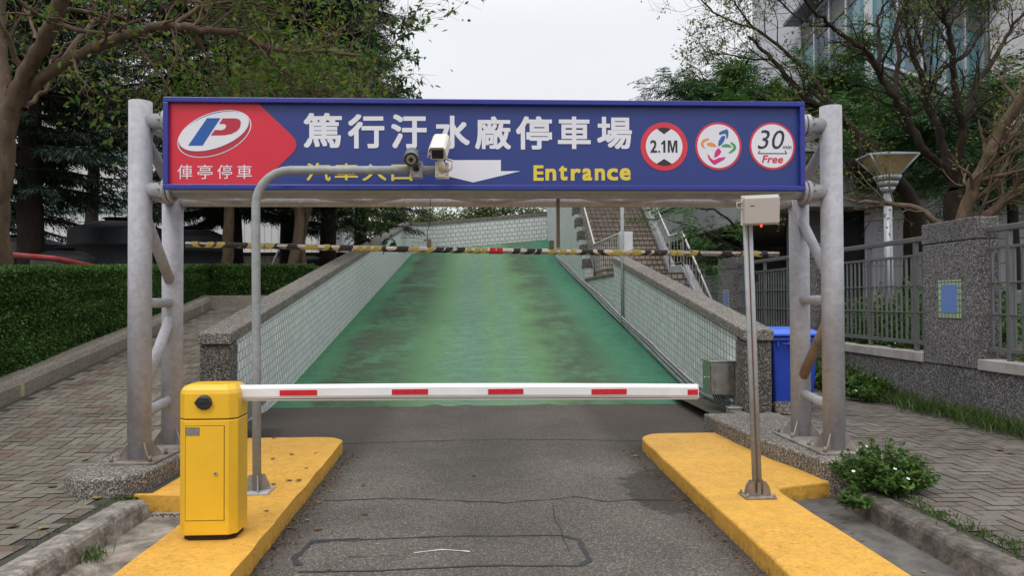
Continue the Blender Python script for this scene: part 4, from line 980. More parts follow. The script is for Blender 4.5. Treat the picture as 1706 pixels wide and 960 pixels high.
# ------------------------------------------------------------------ reader on its leaning post
RB = on_z(1262, 826, IZ+.01); RY = RB.y
rp_ = thing('reader_post', 'leaning slotted grey post on the right yellow island', 'post', (RB.x, RY, IZ))
rt = on_y(1245.5, 372, RY); v = (rt-RB); vn = v.normalized(); exv = Vector((1, 0, 0)); exv = (exv-vn*exv.dot(vn)).normalized(); eyv = vn.cross(exv)
mid = RB+v*.5
for s in (-1, 1):
    MB().tube([RB+exv*.0195*s+vn*.02, rt+exv*.0195*s+vn*.1], .0165, 14).build('tube', 'galv_pole', rp_)
MB().obox(mid+eyv*.0+vn*.03, exv, eyv, vn, .012, .012, v.length+.02).build('slot_cable', 'cable_rust', rp_)
MB().box(RB.x-.115, RB.x+.115, RY-.09, RY+.09, IZ+.004, IZ+.014).build('base_plate', 'plate', rp_, .002)
for s in (-1, 1):
    for t in (-.03, .03):
        q = RB+exv*.032*s; MB().prism([q+Vector((0, t-.004, .004)), q+Vector((.06*s, t-.004, .004)), q+Vector((.045*s, t-.004, .07)), q+Vector((.02*s, t-.004, .11)), q+Vector((0, t-.004, .11))], (0, .008, 0)).build('gusset', 'plate' if t > 0 else 'brace_rust', rp_)
    for t in (-.07, .07): MB().tube([(RB.x+s*.1, RY+t, IZ+.012), (RB.x+s*.1, RY+t, IZ+.04)], .009, 6).build('anchor_bolt', 'plate', rp_)
MB().obox(RB+Vector((0, -.034, .06)), Vector((1, 0, 0)), Vector((0, 1, 0)), Vector((0, 0, 1)), .025, .01, .09).build('red_clip', 'brace_rust', rp_)
a, c = on_y(1234.5, 324, RY-.07), on_y(1300, 376, RY-.07)
rd = thing('tag_reader', 'beige square tag reader box with a red light on the leaning post', 'reader', ((a.x+c.x)/2, RY-.06, c.z))
Rm = Matrix.Rotation(rad(-2.5), 3, 'Y') @ Matrix.Rotation(rad(10), 3, 'X')
RX, RYv, RZ = (Rm @ Vector((1, 0, 0))), (Rm @ Vector((0, 1, 0))), (Rm @ Vector((0, 0, 1)))
cen = Vector(((a.x+c.x)/2, RY-.065, (a.z+c.z)/2)); w_, h_ = (c.x-a.x)*.97, (a.z-c.z)*.96
MB().obox(cen+RYv*.012, RX, RYv, RZ, w_, .014, h_).build('rim', 'reader_rim', rd, .005)
fr = MB().obox(cen-RYv*.02, RX, RYv, RZ, w_-.022, .05, h_-.022).build('shell', 'reader', rd, .012, None, 3)
MB().obox(cen-RYv*.046-RX*(w_*.27)+RZ*h_*.17, RX, RYv, RZ, .032, .002, .005).build('mark', 'black_plastic', fr)
em = G('red_indicator'); em.p.inputs['Emission Color'].default_value = (1, .05, .03, 1); em.p.inputs['Emission Strength'].default_value = 3.0; em.fin((.5, .03, .02), .3)
MB().tube([cen-RZ*(h_*.5-.004)+RX*.0-RYv*.02, cen-RZ*(h_*.5+.012)-RYv*.02], .007, 10).build('indicator_light', em.m, rd)
MB().obox(cen+RYv*.04-RZ*.02, RX, RYv, RZ, .09, .05, .10).build('bracket', 'galv', rd, .003)
MB().tube([cen-RX*w_*.48+RZ*h_*.3, cen-RX*(w_*.5+.035)+RZ*h_*.28, cen-RX*(w_*.5+.035)+RZ*h_*.12, cen-RX*w_*.48+RZ*h_*.08], .005, 8).build('cable_loop', 'cable', rd)
MB().tube([(RB.x-.02, RY-.022, 1.25), (RB.x-.018, RY-.028, 1.27)], .004, 6)
tag(MB().tube([on_y(1318, 329, YB-.12), on_y(1326, 360, YB-.12), on_y(1336, 385, YB-.12), on_y(1342, 402, YB-.12)], .006, 6).build('loose_cable', 'cable'), 'pale loose cable hanging down the right rear gantry post', 'cable')

# ------------------------------------------------------------------ blue wheelie bin
bx0_, bx1_, by0, by1 = 3.80, 4.42, 9.55, 10.15
wb_ = thing('wheelie_bin', 'blue plastic wheelie bin standing behind the right ramp pillar', 'bin', ((bx0_+bx1_)/2, (by0+by1)/2, PZ))
b = MB(); z0, z1 = PZ+.07, PZ+.98; i_ = .06
vs = [(bx0_+i_, by0+i_, z0), (bx1_-i_, by0+i_, z0), (bx1_-i_, by1-i_, z0), (bx0_+i_, by1-i_, z0), (bx0_, by0, z1), (bx1_, by0, z1), (bx1_, by1, z1), (bx0_, by1, z1)]
b.add(vs, [(3, 2, 1, 0), (4, 5, 6, 7), (0, 1, 5, 4), (1, 2, 6, 5), (2, 3, 7, 6), (3, 0, 4, 7)]); body = b.build('body', 'bin_blue', wb_, .03, None, 3)
MB().box(bx0_-.02, bx1_+.02, by0-.03, by1+.02, z1-.06, z1-.02).build('rim', 'bin_blue', wb_, .01)
for k in range(4): x = bx0_+.05+k*.15; MB().box(x, x+.035, by0-.022, by0+.005, z1-.14, z1-.062).build('rim_rib', 'bin_blue', wb_, .004)
MB().tube([(bx0_+.1, by0-.05, z1-.10), (bx1_-.1, by0-.05, z1-.10)], .014, 10).build('handle', 'bin_blue', wb_)
lid = MB(); lx0, lx1, ly0, ly1 = bx0_-.03, bx1_+.03, by0-.05, by1+.03
lid.add([(lx0, ly0, z1+.0), (lx1, ly0, z1), (lx1, ly1, z1), (lx0, ly1, z1), (lx0, ly0, z1+.035), (lx1, ly0, z1+.035), (lx1, ly1, z1+.06), (lx0, ly1, z1+.06), (lx0+.10, ly0+.1, z1+.085), (lx1-.10, ly0+.1, z1+.085), (lx1-.1, ly1-.1, z1+.105), (lx0+.1, ly1-.1, z1+.105)],
    [(3, 2, 1, 0), (0, 1, 5, 4), (1, 2, 6, 5), (2, 3, 7, 6), (3, 0, 4, 7), (4, 5, 9, 8), (5, 6, 10, 9), (6, 7, 11, 10), (7, 4, 8, 11), (8, 9, 10, 11)])
lid.build('lid', 'bin_lid', wb_, .012)
for x in (bx0_+.06, bx1_-.06): MB().tube([(x-.025, by1-.04, PZ+.1), (x+.025, by1-.04, PZ+.1)], .1, 20).build('wheel', 'black_plastic', wb_)
MB().box(bx0_+.12, bx1_-.12, by0+.035, by0+.08, z0-.06, z0+.06).build('foot', 'bin_blue', wb_, .01)
o = MB().prism([(3.78, 9.35, PZ), (4.12, 9.3, PZ), (4.2, 9.42, PZ+.02), (4.02, 9.5, PZ+.12), (3.82, 9.48, PZ+.11)], (0, .14, .02)).build('stone_block', 'agg', None, .02)
tag(o, 'broken grey stone block on the ground in front of the blue bin', 'stone')

# ------------------------------------------------------------------ right boundary wall
WX = 5.88
def rwall():
    base = thing('boundary_wall', 'dark washed aggregate base wall carrying the grey fence on the right', 'wall', (WX, 8, 0))
    MB().box(WX, WX+.22, -3, 34, -.1, .755).build('base', 'agg_dark', base)
    for y0, y1 in ((-3, 4.33), (5.42, 8.56), (9.67, 12.78), (13.89, 16.98), (18.09, 21.18), (22.29, 30)):
        MB().box(WX-.03, WX+.26, y0, y1, .758, .885).build('sill', 'sill', base, .008)
    return base
rwall()
labs = {8.58: 'grey aggregate fence pier with a large blue tile plaque facing the pavement', 12.8: 'grey aggregate fence pier seen between the right gantry posts',
        17.0: 'grey aggregate fence pier beyond the blue bin, with a small far plaque', 21.2: 'farthest grey aggregate fence pier near the stair foot'}
for y0 in (8.58, 12.8, 17.0, 21.2):
    y1 = y0+1.07
    pr = thing('fence_pier', labs[y0], 'pier', (WX, (y0+y1)/2, .76), 'piers of the right boundary fence')
    MB().box(WX-.015, WX+.27, y0, y1, .762, 2.30).build('shaft', 'agg_dark', pr, .012)
    MB().box(WX-.02, WX+.275, y0-.005, y1+.005, 2.308, 2.57).build('cap', 'agg_dark', pr, .012)
    ym = (y0+y1)/2-.03; 
    MB().box(WX-.021, WX-.012, ym-.225, ym+.225, 1.35, 1.83).build('plaque_border', 'plaque_green', pr, 0, uv_box)
    MB().box(WX-.026, WX-.0215, ym-.155, ym+.155, 1.42, 1.77).build('plaque', 'plaque_blue', pr)
flabs = {5.42: 'grey metal fence panel at the right picture edge, nearest the camera', 9.67: 'grey metal fence panel between the plaque pier and the gantry posts', 13.89: 'grey metal fence panel seen behind the blue bin', 18.09: 'farthest grey metal fence panel near the stairs'}
for y0, y1 in ((5.42, 8.56), (9.67, 12.78), (13.89, 16.98), (18.09, 21.18)):
    X = WX+.12
    f = thing('metal_fence', flabs[y0], 'fence', (X, y0, .88), 'metal panels of the right boundary fence')
    MB().box(X-.035, X+.035, y0+.0, y1-.0, 2.37, 2.44).build('top_rail', 'fence_grey', f, .01)
    for z, h in ((2.17, .035), (1.77, .018), (1.40, .018), (.975, .05)): MB().box(X-.02, X+.02, y0, y1, z, z+h).build('rail', 'fence_grey', f, .003)
    b = MB(); n = int((y1-y0)/.125)
    for k in range(n):
        y = y0+(k+.5)*(y1-y0)/n; w = .014 if k % 4 else .034
        b.box(X-.012, X+.012, y-w/2, y+w/2, 1.0255, 2.1695)
    b.build('bars', 'fence_grey', f)
    for k in range(3):
        y = y0+.35+k*(y1-y0-.7)/2; MB().box(X-.026, X+.026, y-.03, y+.03, .886, 2.369).build('post', 'fence_grey', f, .003)

# ------------------------------------------------------------------ left planter kerb
kx = -5.5
pk = thing('planter_kerb', 'washed aggregate planter kerb below the clipped hedge on the left', 'kerb')
def pkerb(b, x0, x1, ys, lift0, lift1):
    vs = []; n = 5
    for y in ys:
        z = lp_z(0, y); vs += [(x1, y, z-.1), (x1, y, z+lift0), (x1-.03, y, z+lift1-.02), (x1-.08, y, z+lift1), (x0, y, z+lift1)]
    fs = [(k*n+i, (k+1)*n+i, (k+1)*n+i+1, k*n+i+1) for k in range(len(ys)-1) for i in range(n-1)]
    b.add(vs, fs, False); return b
pkerb(MB(), kx-.30, kx+.02, lin(-3, 15.7, 60), .155, .235).build('kerb_top', 'agg_fine', pk)
b = MB(); z = lp_z(0, 15.9)
MB().prism([(kx-.3, 15.7, z-.2), (kx-.28, 15.72, z-.2), (kx+.02, 15.7, z-.2), (kx+.35, 15.86, z-.2), (XL-.36, 15.9, z-.2), (XL-.36, 16.2, z-.2), (kx-.3, 16.2, z-.2)], (0, 0, .435)).build('return_kerb', 'agg_fine', pk, .02)
for y in (9.3, 13.6, 15.2):
    zz = lp_z(0, y); MB().add([(kx+.024, y-.04, zz+.0), (kx+.024, y+.04, zz+.0), (kx+.024, y+.04, zz+.15), (kx+.024, y-.04, zz+.15), (kx-.07, y+.04, zz+.239), (kx-.07, y-.04, zz+.239)], [(0, 1, 2, 3), (3, 2, 4, 5)]).build('joint_filler', 'joint', pk)
# ------------------------------------------------------------------ vegetation
def np_mesh(name, V, F, mat, parent=None, smooth=False):
    """V (n,3) world coordinates, F (m,k) faces"""
    off = wloc(parent) if parent else Vector((0, 0, 0))
    V = np.asarray(V, dtype=np.float32) - np.array(off, dtype=np.float32); F = np.asarray(F, dtype=np.int32)
    me = bpy.data.meshes.new(name); k = F.shape[1]
    me.vertices.add(len(V)); me.vertices.foreach_set('co', V.ravel())
    me.loops.add(F.size); me.loops.foreach_set('vertex_index', F.ravel())
    me.polygons.add(len(F)); me.polygons.foreach_set('loop_start', np.arange(0, F.size, k, dtype=np.int32))
    me.polygons.foreach_set('loop_total', np.full(len(F), k, dtype=np.int32))
    if smooth: me.polygons.foreach_set('use_smooth', np.ones(len(F), dtype=bool))
    me.update(calc_edges=True); me.materials.append(MT[mat])
    o = bpy.data.objects.new(name, me); C.objects.link(o)
    if parent: o.parent = parent
    return o
def nrm(a): return a/np.maximum(1e-9, np.linalg.norm(a, axis=-1, keepdims=True))
class Veg:
    def __init__(s, seed): s.r = np.random.default_rng(seed); s.lines = []; s.lv = []; s.tips = []
    def rv(s, n=None): return nrm(s.r.normal(size=(3,) if n is None else (n, 3)))
    def line(s, pts, rads): s.lines.append((np.asarray(pts, float), np.asarray(rads, float)))
    def grow(s, p, d, Ln, r, depth, wob=.18, trop=.04, kids=(3, 5), ang=(25, 60), ratio=(.5, .75), seg=6, taper=.45, t0=.3, mind=None):
        p = np.array(p, float); d = nrm(np.array(d, float)); pts = [p]; rs = [r]; ds = [d]
        for i in range(seg):
            d = nrm(d + s.r.normal(size=3)*wob + np.array([0, 0, trop])); p = p + d*Ln/seg
            pts.append(p); rs.append(r*(1-(1-taper)*(i+1)/seg)); ds.append(d)
        s.line(pts, rs)
        if depth <= 0:
            s.tips += [(pts[i], ds[i]) for i in range(1, seg+1)]; return
        for k in range(s.r.integers(kids[0], kids[1]+1)):
            t = s.r.uniform(t0, 1); i = min(seg, int(t*seg)); dd = ds[i]
            ax = nrm(np.cross(dd, s.rv())); a = rad(s.r.uniform(*ang)); nd = dd*math.cos(a)+ax*math.sin(a)
            s.grow(pts[i], nd, Ln*s.r.uniform(*ratio), max(.003, rs[i]*.62), depth-1, wob*1.1, trop, kids, ang, ratio, max(3, seg-1), taper, t0)
        if depth <= 1: s.tips += [(pts[i], ds[i]) for i in range(seg//2, seg+1)]
    def wood(s, name, mat, parent):
        VV, FF, b = [], [], 0
        for P, R in s.lines:
            n = 10 if R[0] > .06 else (6 if R[0] > .02 else 4)
            T = np.gradient(P, axis=0); T = nrm(T); ref = np.array([.37, .91, .17]) if abs(T[0][0]) < .8 else np.array([.1, .2, .97])
            U = nrm(np.cross(T, ref)); Wv = np.cross(T, U); a = np.arange(n)*2*math.pi/n
            ring = P[:, None, :] + R[:, None, None]*(U[:, None, :]*np.cos(a)[None, :, None] + Wv[:, None, :]*np.sin(a)[None, :, None])
            k = len(P); VV.append(ring.reshape(-1, 3)); i = np.arange(k-1)[:, None]*n; j = np.arange(n)[None, :]; j2 = (j+1) % n
            FF.append(np.stack([i+j, i+j2, i+n+j2, i+n+j], -1).reshape(-1, 4)+b); b += k*n
        return np_mesh(name, np.concatenate(VV), np.concatenate(FF), mat, parent, True)
    def leaves(s, P, D, ln, wd, fold=.15, jitter=.3):
        """pointed leaves: P base points, D directions"""
        n = len(P); P = np.asarray(P, float); D = nrm(np.asarray(D, float)+s.r.normal(size=(n, 3))*jitter)
        N = nrm(s.r.normal(size=(n, 3))*.6+np.array([0, 0, 1.0])); S = nrm(np.cross(D, N)); N = np.cross(S, D)
        l = (ln*s.r.uniform(.6, 1.3, n))[:, None]; w = (wd*s.r.uniform(.7, 1.2, n))[:, None]
        tip = P+D*l-N*l*.12; m_ = P+D*l*.45
        V = np.stack([P, m_+S*w*.5+N*w*fold, tip, m_-S*w*.5+N*w*fold], 1); s.lv.append(V.reshape(-1, 3))
    def tipleaves(s, per, ln, wd, spread=.12, frac=1.0, droop=0):
        T = [t for t in s.tips if s.r.random() < frac]
        if not T: return
        P = np.repeat(np.array([t[0] for t in T]), per, 0); D = np.repeat(np.array([t[1] for t in T]), per, 0)
        P = P+s.r.normal(size=P.shape)*spread; D = D*.5+s.rv(len(P))*.9-np.array([0, 0, droop]); s.leaves(P, D, ln, wd)
    def fronds(s, P, D, ln, pairs, ll, lw, droop=.25):
        """feathery compound leaves: leaflets in pairs along a drooping rachis"""
        n = len(P); P = np.asarray(P, float); D = nrm(np.asarray(D, float)); L_ = ln*s.r.uniform(.7, 1.25, n)
        N = nrm(s.r.normal(size=(n, 3))*.35+np.array([0, 0, 1.0])); S = nrm(np.cross(D, N))
        for k in range(pairs):
            t = (k+1)/pairs; B = P+D*(L_*t)[:, None]-np.array([0, 0, 1.0])*(L_*droop*t*t)[:, None]
            sz = ll*(.55+.9*math.sin(math.pi*min(.95, t*.85+.1)))
            for sg_ in (-1, 1): s.leaves(B, S*sg_+D*.45-np.array([0, 0, .12]), sz, lw, .05, .10)
    def crown(s, name, mat, parent):
        V = np.concatenate(s.lv); n = len(V)//4
        return np_mesh(name, V, np.arange(4*n).reshape(n, 4), mat, parent)

def tree(name, label, base, seed, fn, barkm, leafm, group=None, cat='tree', crown='crown', trunk='trunk'):
    v = Veg(seed); t = thing(name, label, cat, base, group); fn(v, np.array(base, float))
    v.wood(trunk, barkm, t)
    if v.lv: v.crown(crown, leafm, t)
    return t

def conifer(H, R0, spread, z0, n_per=(5, 7), step=.34, dens=1.0, top=13):
    def fn(v, b):
        n = 12; zs = np.linspace(0, H, n)
        lean = v.r.normal(size=2)*.02; pts = np.stack([b[0]+lean[0]*zs+np.cumsum(v.r.normal(size=n)*.02), b[1]+lean[1]*zs, b[2]-.1+zs], 1)
        v.line(pts, R0*(1-.8*zs/H))
        z = z0
        while z < min(H*.97, top):
            k = v.r.integers(n_per[0], n_per[1]+1); a0 = v.r.uniform(0, 6.28); q = np.array([np.interp(z, zs, pts[:, 0]), np.interp(z, zs, pts[:, 1]), b[2]+z])
            for i in range(k):
                a = a0+6.283*i/k+v.r.normal()*.25; Ln = spread*(1-.75*(z/H))*v.r.uniform(.65, 1.15)
                d = np.array([math.cos(a), math.sin(a), .12]); m_ = 8; t = np.linspace(0, 1, m_)[:, None]
                P = q+d*Ln*t-np.array([0, 0, 1])*(Ln*.36*t**1.6)+np.array([0, 0, 1])*(Ln*.13*t**4)
                v.line(P, .032*(1-.85*t[:, 0])*(.6+Ln/3))
                D = nrm(np.gradient(P, axis=0)); side = nrm(np.cross(D, np.array([0, 0, 1.0])))
                nn = int(Ln*62*dens); tt = v.r.uniform(.12, 1, nn)*(m_-1); ii = np.minimum(tt.astype(int), m_-2); ff = (tt-ii)[:, None]
                B = P[ii]*(1-ff)+P[ii+1]*ff; sd = np.where(v.r.random(nn) < .5, -1, 1)[:, None]
                DD = side[ii]*sd*v.r.uniform(.5, 1, nn)[:, None]+D[ii]*.8-np.array([0, 0, 1.0])*v.r.uniform(.1, .75, nn)[:, None]
                # each spray is a twig with needle tufts
                for q_ in range(7): v.leaves(B+nrm(DD)*(.06*q_), DD+v.rv(nn)*.55, .135, .026, .1, .35)
            z += step*v.r.uniform(.75, 1.25)
    return fn
def broad(H, R0, hfork, seed_dir, lean=(0, 0), per=5, ln=.10, wd=.045, depth=4, L0=2.4, trop=.05, spread=.15, kids=(3, 4), frac=1.0, ang=(25, 60)):
    def fn(v, b):
        n = 8; zs = np.linspace(0, hfork, n); pts = np.stack([b[0]+lean[0]*zs+np.cumsum(v.r.normal(size=n)*.025), b[1]+lean[1]*zs, b[2]-.1+zs], 1)
        v.line(pts, R0*(1-.3*zs/hfork))
        for k in range(4):
            a = 1.57*k+v.r.uniform(-.5, .5); d = [math.cos(a)*.7+lean[0], math.sin(a)*.7+lean[1], 1.0]
            v.grow(pts[-1-(k % 2)], d, L0*v.r.uniform(.8, 1.2), R0*.6, depth-1, .16, trop, kids, ang, (.6, .8), 6)
        if per: v.tipleaves(per, ln, wd, spread, frac)
    return fn
def feather(H, R0, hfork, lean=(0, 0), L0=2.6, depth=3, frond=.42, pairs=7, ll=.13, lw=.035, per=3, kids=(3, 4), flat=.0):
    def fn(v, b):
        n = 8; zs = np.linspace(0, hfork, n); pts = np.stack([b[0]+lean[0]*zs, b[1]+lean[1]*zs+np.cumsum(v.r.normal(size=n)*.03), b[2]-.1+zs], 1)
        v.line(pts, R0*(1-.35*zs/hfork))
        for k in range(5):
            a = 1.257*k+v.r.uniform(-.4, .4); d = [math.cos(a)+lean[0], math.sin(a)+lean[1], .75]
            v.grow(pts[-1-(k % 2)], d, L0*v.r.uniform(.8, 1.2), R0*.55, depth-1, .15, flat, kids, (25, 60), (.55, .8), 6)
        T = v.tips; P = np.repeat(np.array([t[0] for t in T]), per, 0); D = np.repeat(np.array([t[1] for t in T]), per, 0)
        D = D*np.array([1, 1, .3])+v.rv(len(P))*np.array([.9, .9, .35]); v.fronds(P+v.r.normal(size=P.shape)*.1, D, frond, pairs, ll, lw)
    return fn
def pxl(pts):
    """limb traced over the photo; every point is (px, py, depth)"""
    return [np.array(at_d(*p)) for p in pts]
def smooth_line(P, k=4, wob=.0, r=None):
    P = np.array(P); out = []
    for i in range(len(P)-1):
        p0 = P[max(0, i-1)]; p1 = P[i]; p2 = P[i+1]; p3 = P[min(len(P)-1, i+2)]
        for j in range(k):
            t = j/k; q = .5*((2*p1)+(-p0+p2)*t+(2*p0-5*p1+4*p2-p3)*t*t+(-p0+3*p1-3*p2+p3)*t**3)
            out.append(q + (r.normal(size=3)*wob if r is not None else 0))
    out.append(P[-1]); return np.array(out)
def limb(v, pts, r0, r1, twigs=0, tl=1.0, depth=2, wob=.012, trop=.05, kids=(2, 3), ang=(25, 65), t0=.25, tr=.4):
    P = smooth_line(pxl(pts), 4, wob, v.r); R = np.linspace(r0, r1, len(P)); v.line(P, R); D = nrm(np.gradient(P, axis=0))
    for k in range(twigs):
        i = int(v.r.uniform(t0, 1)*(len(P)-1)); ax = nrm(np.cross(D[i], v.rv())); a = rad(v.r.uniform(*ang))
        v.grow(P[i], D[i]*math.cos(a)+ax*math.sin(a), tl*v.r.uniform(.55, 1.3), max(.005, R[i]*tr), depth, .2, trop, kids, (20, 60), (.5, .8), 6, .3)
    return P

gnd = lambda x, y: bank_z(x, min(y, 17))
def at_px(px, Y): q = on_y(px, 500, Y); return q.x
# --- conifers on the left
con = [(52, 15.0, 12.5, .27, 2.9, 2.5, 'dark conifer with a thick trunk nearest the hedge, behind the small black tank'),
       (392, 21, 13, .24, 3.4, 2.4, 'dark conifer whose trunk rises beside the slim brown trunk left of the camera pole'),
       (478, 23.5, 14, .28, 3.6, 3.0, 'dark conifer whose trunk stands right of the camera pole pipe'),
       (545, 22, 14, .26, 3.6, 3.6, 'dark conifer closest to the left ramp wall, tip reaching beside the open sky'),
       (150, 30, 14, .3, 3.4, 6.2, 'dark conifer rising behind the large black tank'),
       (-60, 19, 14, .3, 4.0, 2.2, 'dark conifer at the left picture edge behind the bare limbs'),
       (285, 19, 13, .24, 2.8, 5.0, 'dark conifer behind the left gantry posts with drooping lower boughs'),
       (600, 31, 16, .3, 3.0, 3.2, 'dark conifer farthest up the slope beside the ramp, above the white back wall')]
for i, (px, Y, H, R0, sp, z0, lab) in enumerate(con):
    x = at_px(px, Y); tree('conifer_tree', lab, (x, Y, gnd(x, Y)-.05), 100+i, conifer(H, R0, sp, z0, dens=.85 if Y < 25 else .7), 'bark_dark', 'lf_con', 'dark conifers behind the hedge')
# --- deciduous trees with light trunks
for i, (px, Y, H, lean, hf, lab, L0) in enumerate([(372, 17.5, 8, (.06, 0), 2.6, 'slim light brown leaning tree just left of the camera pole, mid green and yellowing leaves', 2.1),
        (503, 18.5, 8, (-.02, 0), 2.2, 'slim forked tree with a light trunk to the right of the camera pole', 2.1)]):
    x = at_px(px, Y); tree('broadleaf_tree', lab, (x, Y, gnd(x, Y)-.05), 140+i, broad(H, .15, hf, 0, lean, 8, .13, .055, 4, L0, .05, .2, (3, 4)), 'bark_brown', 'lf_mid', 'light trunked trees above the hedge')
x = at_px(520, 16.8); tree('broadleaf_tree', 'leafy twiggy tree spreading above the left half of the sign', (x-.6, 17.0, gnd(x, 17)), 150, broad(9, .13, 3.2, 0, (.14, -.06), 4, .12, .05, 4, 2.0, .04, .2, (3, 5), .8), 'bark_brown', 'lf_mid')
# --- bare limbed foreground tree at the left edge
def left_tree(v, b):
    D0 = 9.6
    limb(v, [(2, 470, D0+.3), (-8, 380, D0+.1), (0, 280, D0), (12, 205, D0), (28, 150, D0)], .17, .12, 0)
    limb(v, [(10, 215, D0), (30, 150, D0-.1), (60, 90, D0-.3), (95, 25, D0-.6), (112, -30, D0-.8), (130, -90, D0-1)], .105, .075, 6, 1.1, 2)
    limb(v, [(14, 190, D0), (36, 160, D0), (90, 115, D0-.2), (140, 88, D0-.4), (185, 68, D0-.6), (232, 52, D0-.8), (285, 42, D0-.9), (335, 49, D0-.8), (390, 55, D0-.6), (440, 78, D0-.4), (520, 85, D0), (600, 92, D0+.3)], .085, .022, 30, 1.1, 3, .012, .0, (2, 3), (20, 70), .25, .36)
    limb(v, [(105, 102, D0-.3), (128, 70, D0-.1), (160, 35, D0+.2), (192, 24, D0+.4), (232, 46, D0+.7)], .042, .022, 9, .9, 2)
    limb(v, [(6, 215, D0+.1), (4, 120, D0+.3), (-2, 60, D0+.4), (2, -20, D0+.5)], .1, .07, 5, 1.1, 2)
    limb(v, [(40, 185, D0), (62, 160, D0+.3), (82, 138, D0+.5), (86, 100, D0+.9), (130, 60, D0+1.3)], .035, .012, 9, .8, 2)
    limb(v, [(60, 66, D0), (50, 35, D0+.3), (35, 0, D0+.5), (20, -30, D0+.6)], .025, .012, 6, .6, 2)
    limb(v, [(285, 42, D0-.9), (330, 15, D0-.6), (400, 2, D0-.2), (470, 20, D0+.2)], .03, .012, 14, 1.0, 3)
    limb(v, [(440, 78, D0-.4), (470, 118, D0-.2), (520, 150, D0+.1), (560, 175, D0+.3)], .02, .008, 12, .9, 2)
    limb(v, [(150, -40, D0+.5), (260, -10, D0+.4), (360, 10, D0+.6), (480, 30, D0+1), (560, 60, D0+1.3)], .035, .01, 16, 1.0, 3)
    v.tipleaves(2, .10, .05, .12, .34)
tree('bare_limbed_tree', 'brown barked tree at the left edge with long bare limbs sweeping over the sign', tuple(at_d(2, 470, 9.9)), 160, left_tree, 'bark_light', 'lf_mid')
# --- leafy sprays
def sprig(v, b):
    def leafy(P, n, ln, wd):
        ii = v.r.integers(1, len(P), n); B = P[ii]; T = nrm(np.gradient(P, axis=0))[ii]; v.leaves(B, T*.5+v.rv(n)*.9+np.array([0, 0, -.25]), ln, wd, .12, .25)
    D0 = 15.5
    v.line(smooth_line([b, b+np.array([.05, 0, 1.6]), np.array(at_d(560, 240, D0)), np.array(at_d(600, 170, D0)), np.array(at_d(625, 120, D0))]), np.linspace(.07, .03, 17))
    for pts, n in (([(612, 150, D0), (632, 95, D0-.2), (652, 60, D0-.3), (672, 36, D0-.4), (684, 26, D0-.4)], 46), ([(625, 110, D0), (660, 70, D0), (680, 55, D0-.2), (700, 42, D0-.3)], 34),
                   ([(618, 140, D0), (645, 105, D0), (672, 92, D0), (690, 98, D0)], 36), ([(612, 160, D0), (650, 140, D0), (672, 128, D0+.1), (700, 136, D0+.2)], 26), ([(610, 168, D0), (650, 160, D0+.1), (680, 150, D0), (704, 164, D0)], 34),
                   ([(600, 150, D0), (610, 80, D0+.2), (618, 40, D0+.4), (600, -10, D0+.4)], 60), ([(600, 165, D0), (580, 110, D0), (560, 60, D0+.2)], 40)):
        P = smooth_line(pxl(pts), 4, .012, v.r); v.line(P, np.linspace(.014, .004, len(P))); leafy(P, n, .17, .072)
        for k in range(5):
            i = v.r.integers(4, len(P)-1); Q = np.array([P[i], P[i]+v.rv()*.12, P[i]+v.rv()*.3]); Q[2] = Q[1]+(Q[1]-P[i])*1.4; v.line(Q, [.006, .005, .003]); leafy(Q, 8, .155, .066)
tree('leafy_sapling', 'slender sapling whose leafy sprays stand out against the sky above the sign', (-3.95, 17.1, gnd(-4, 17)), 170, sprig, 'bark_brown', 'lf_sprig')
def hang(v, b):
    D0 = 20.0
    for pts, n, ln in (([(545, 440, 23), (575, 410, 21.5), (600, 385, D0), (615, 355, D0), (618, 330, D0-.1)], 8, .12), ([(618, 335, D0-.1), (635, 360, D0-.2), (648, 390, D0-.2), (660, 405, D0-.2)], 14, .15), ([(640, 372, D0-.2), (622, 392, D0-.1), (604, 398, D0)], 16, .14), ([(618, 335, D0), (600, 345, D0+.1), (596, 362, D0)], 8, .12), ([(618, 335, D0), (640, 345, D0), (665, 350, D0)], 8, .1), ([(650, 392, D0-.2), (645, 400, D0-.25), (640, 410, D0-.25)], 9, .17)):
        P = smooth_line(pxl(pts), 4, .008, v.r); v.line(P, np.linspace(.013, .004, len(P))); ii = v.r.integers(2, len(P), n); v.leaves(P[ii], v.rv(n)+np.array([0, 0, -.3]), ln*1.7, ln*.76, .1, .2)
tree('leafy_shrub', 'thin sprawling shrub hanging leafy twigs over the left ramp coping', tuple(at_d(545, 440, 23)), 175, hang, 'bark_light', 'lf_sprig', None, 'shrub', 'leaves', 'twigs')

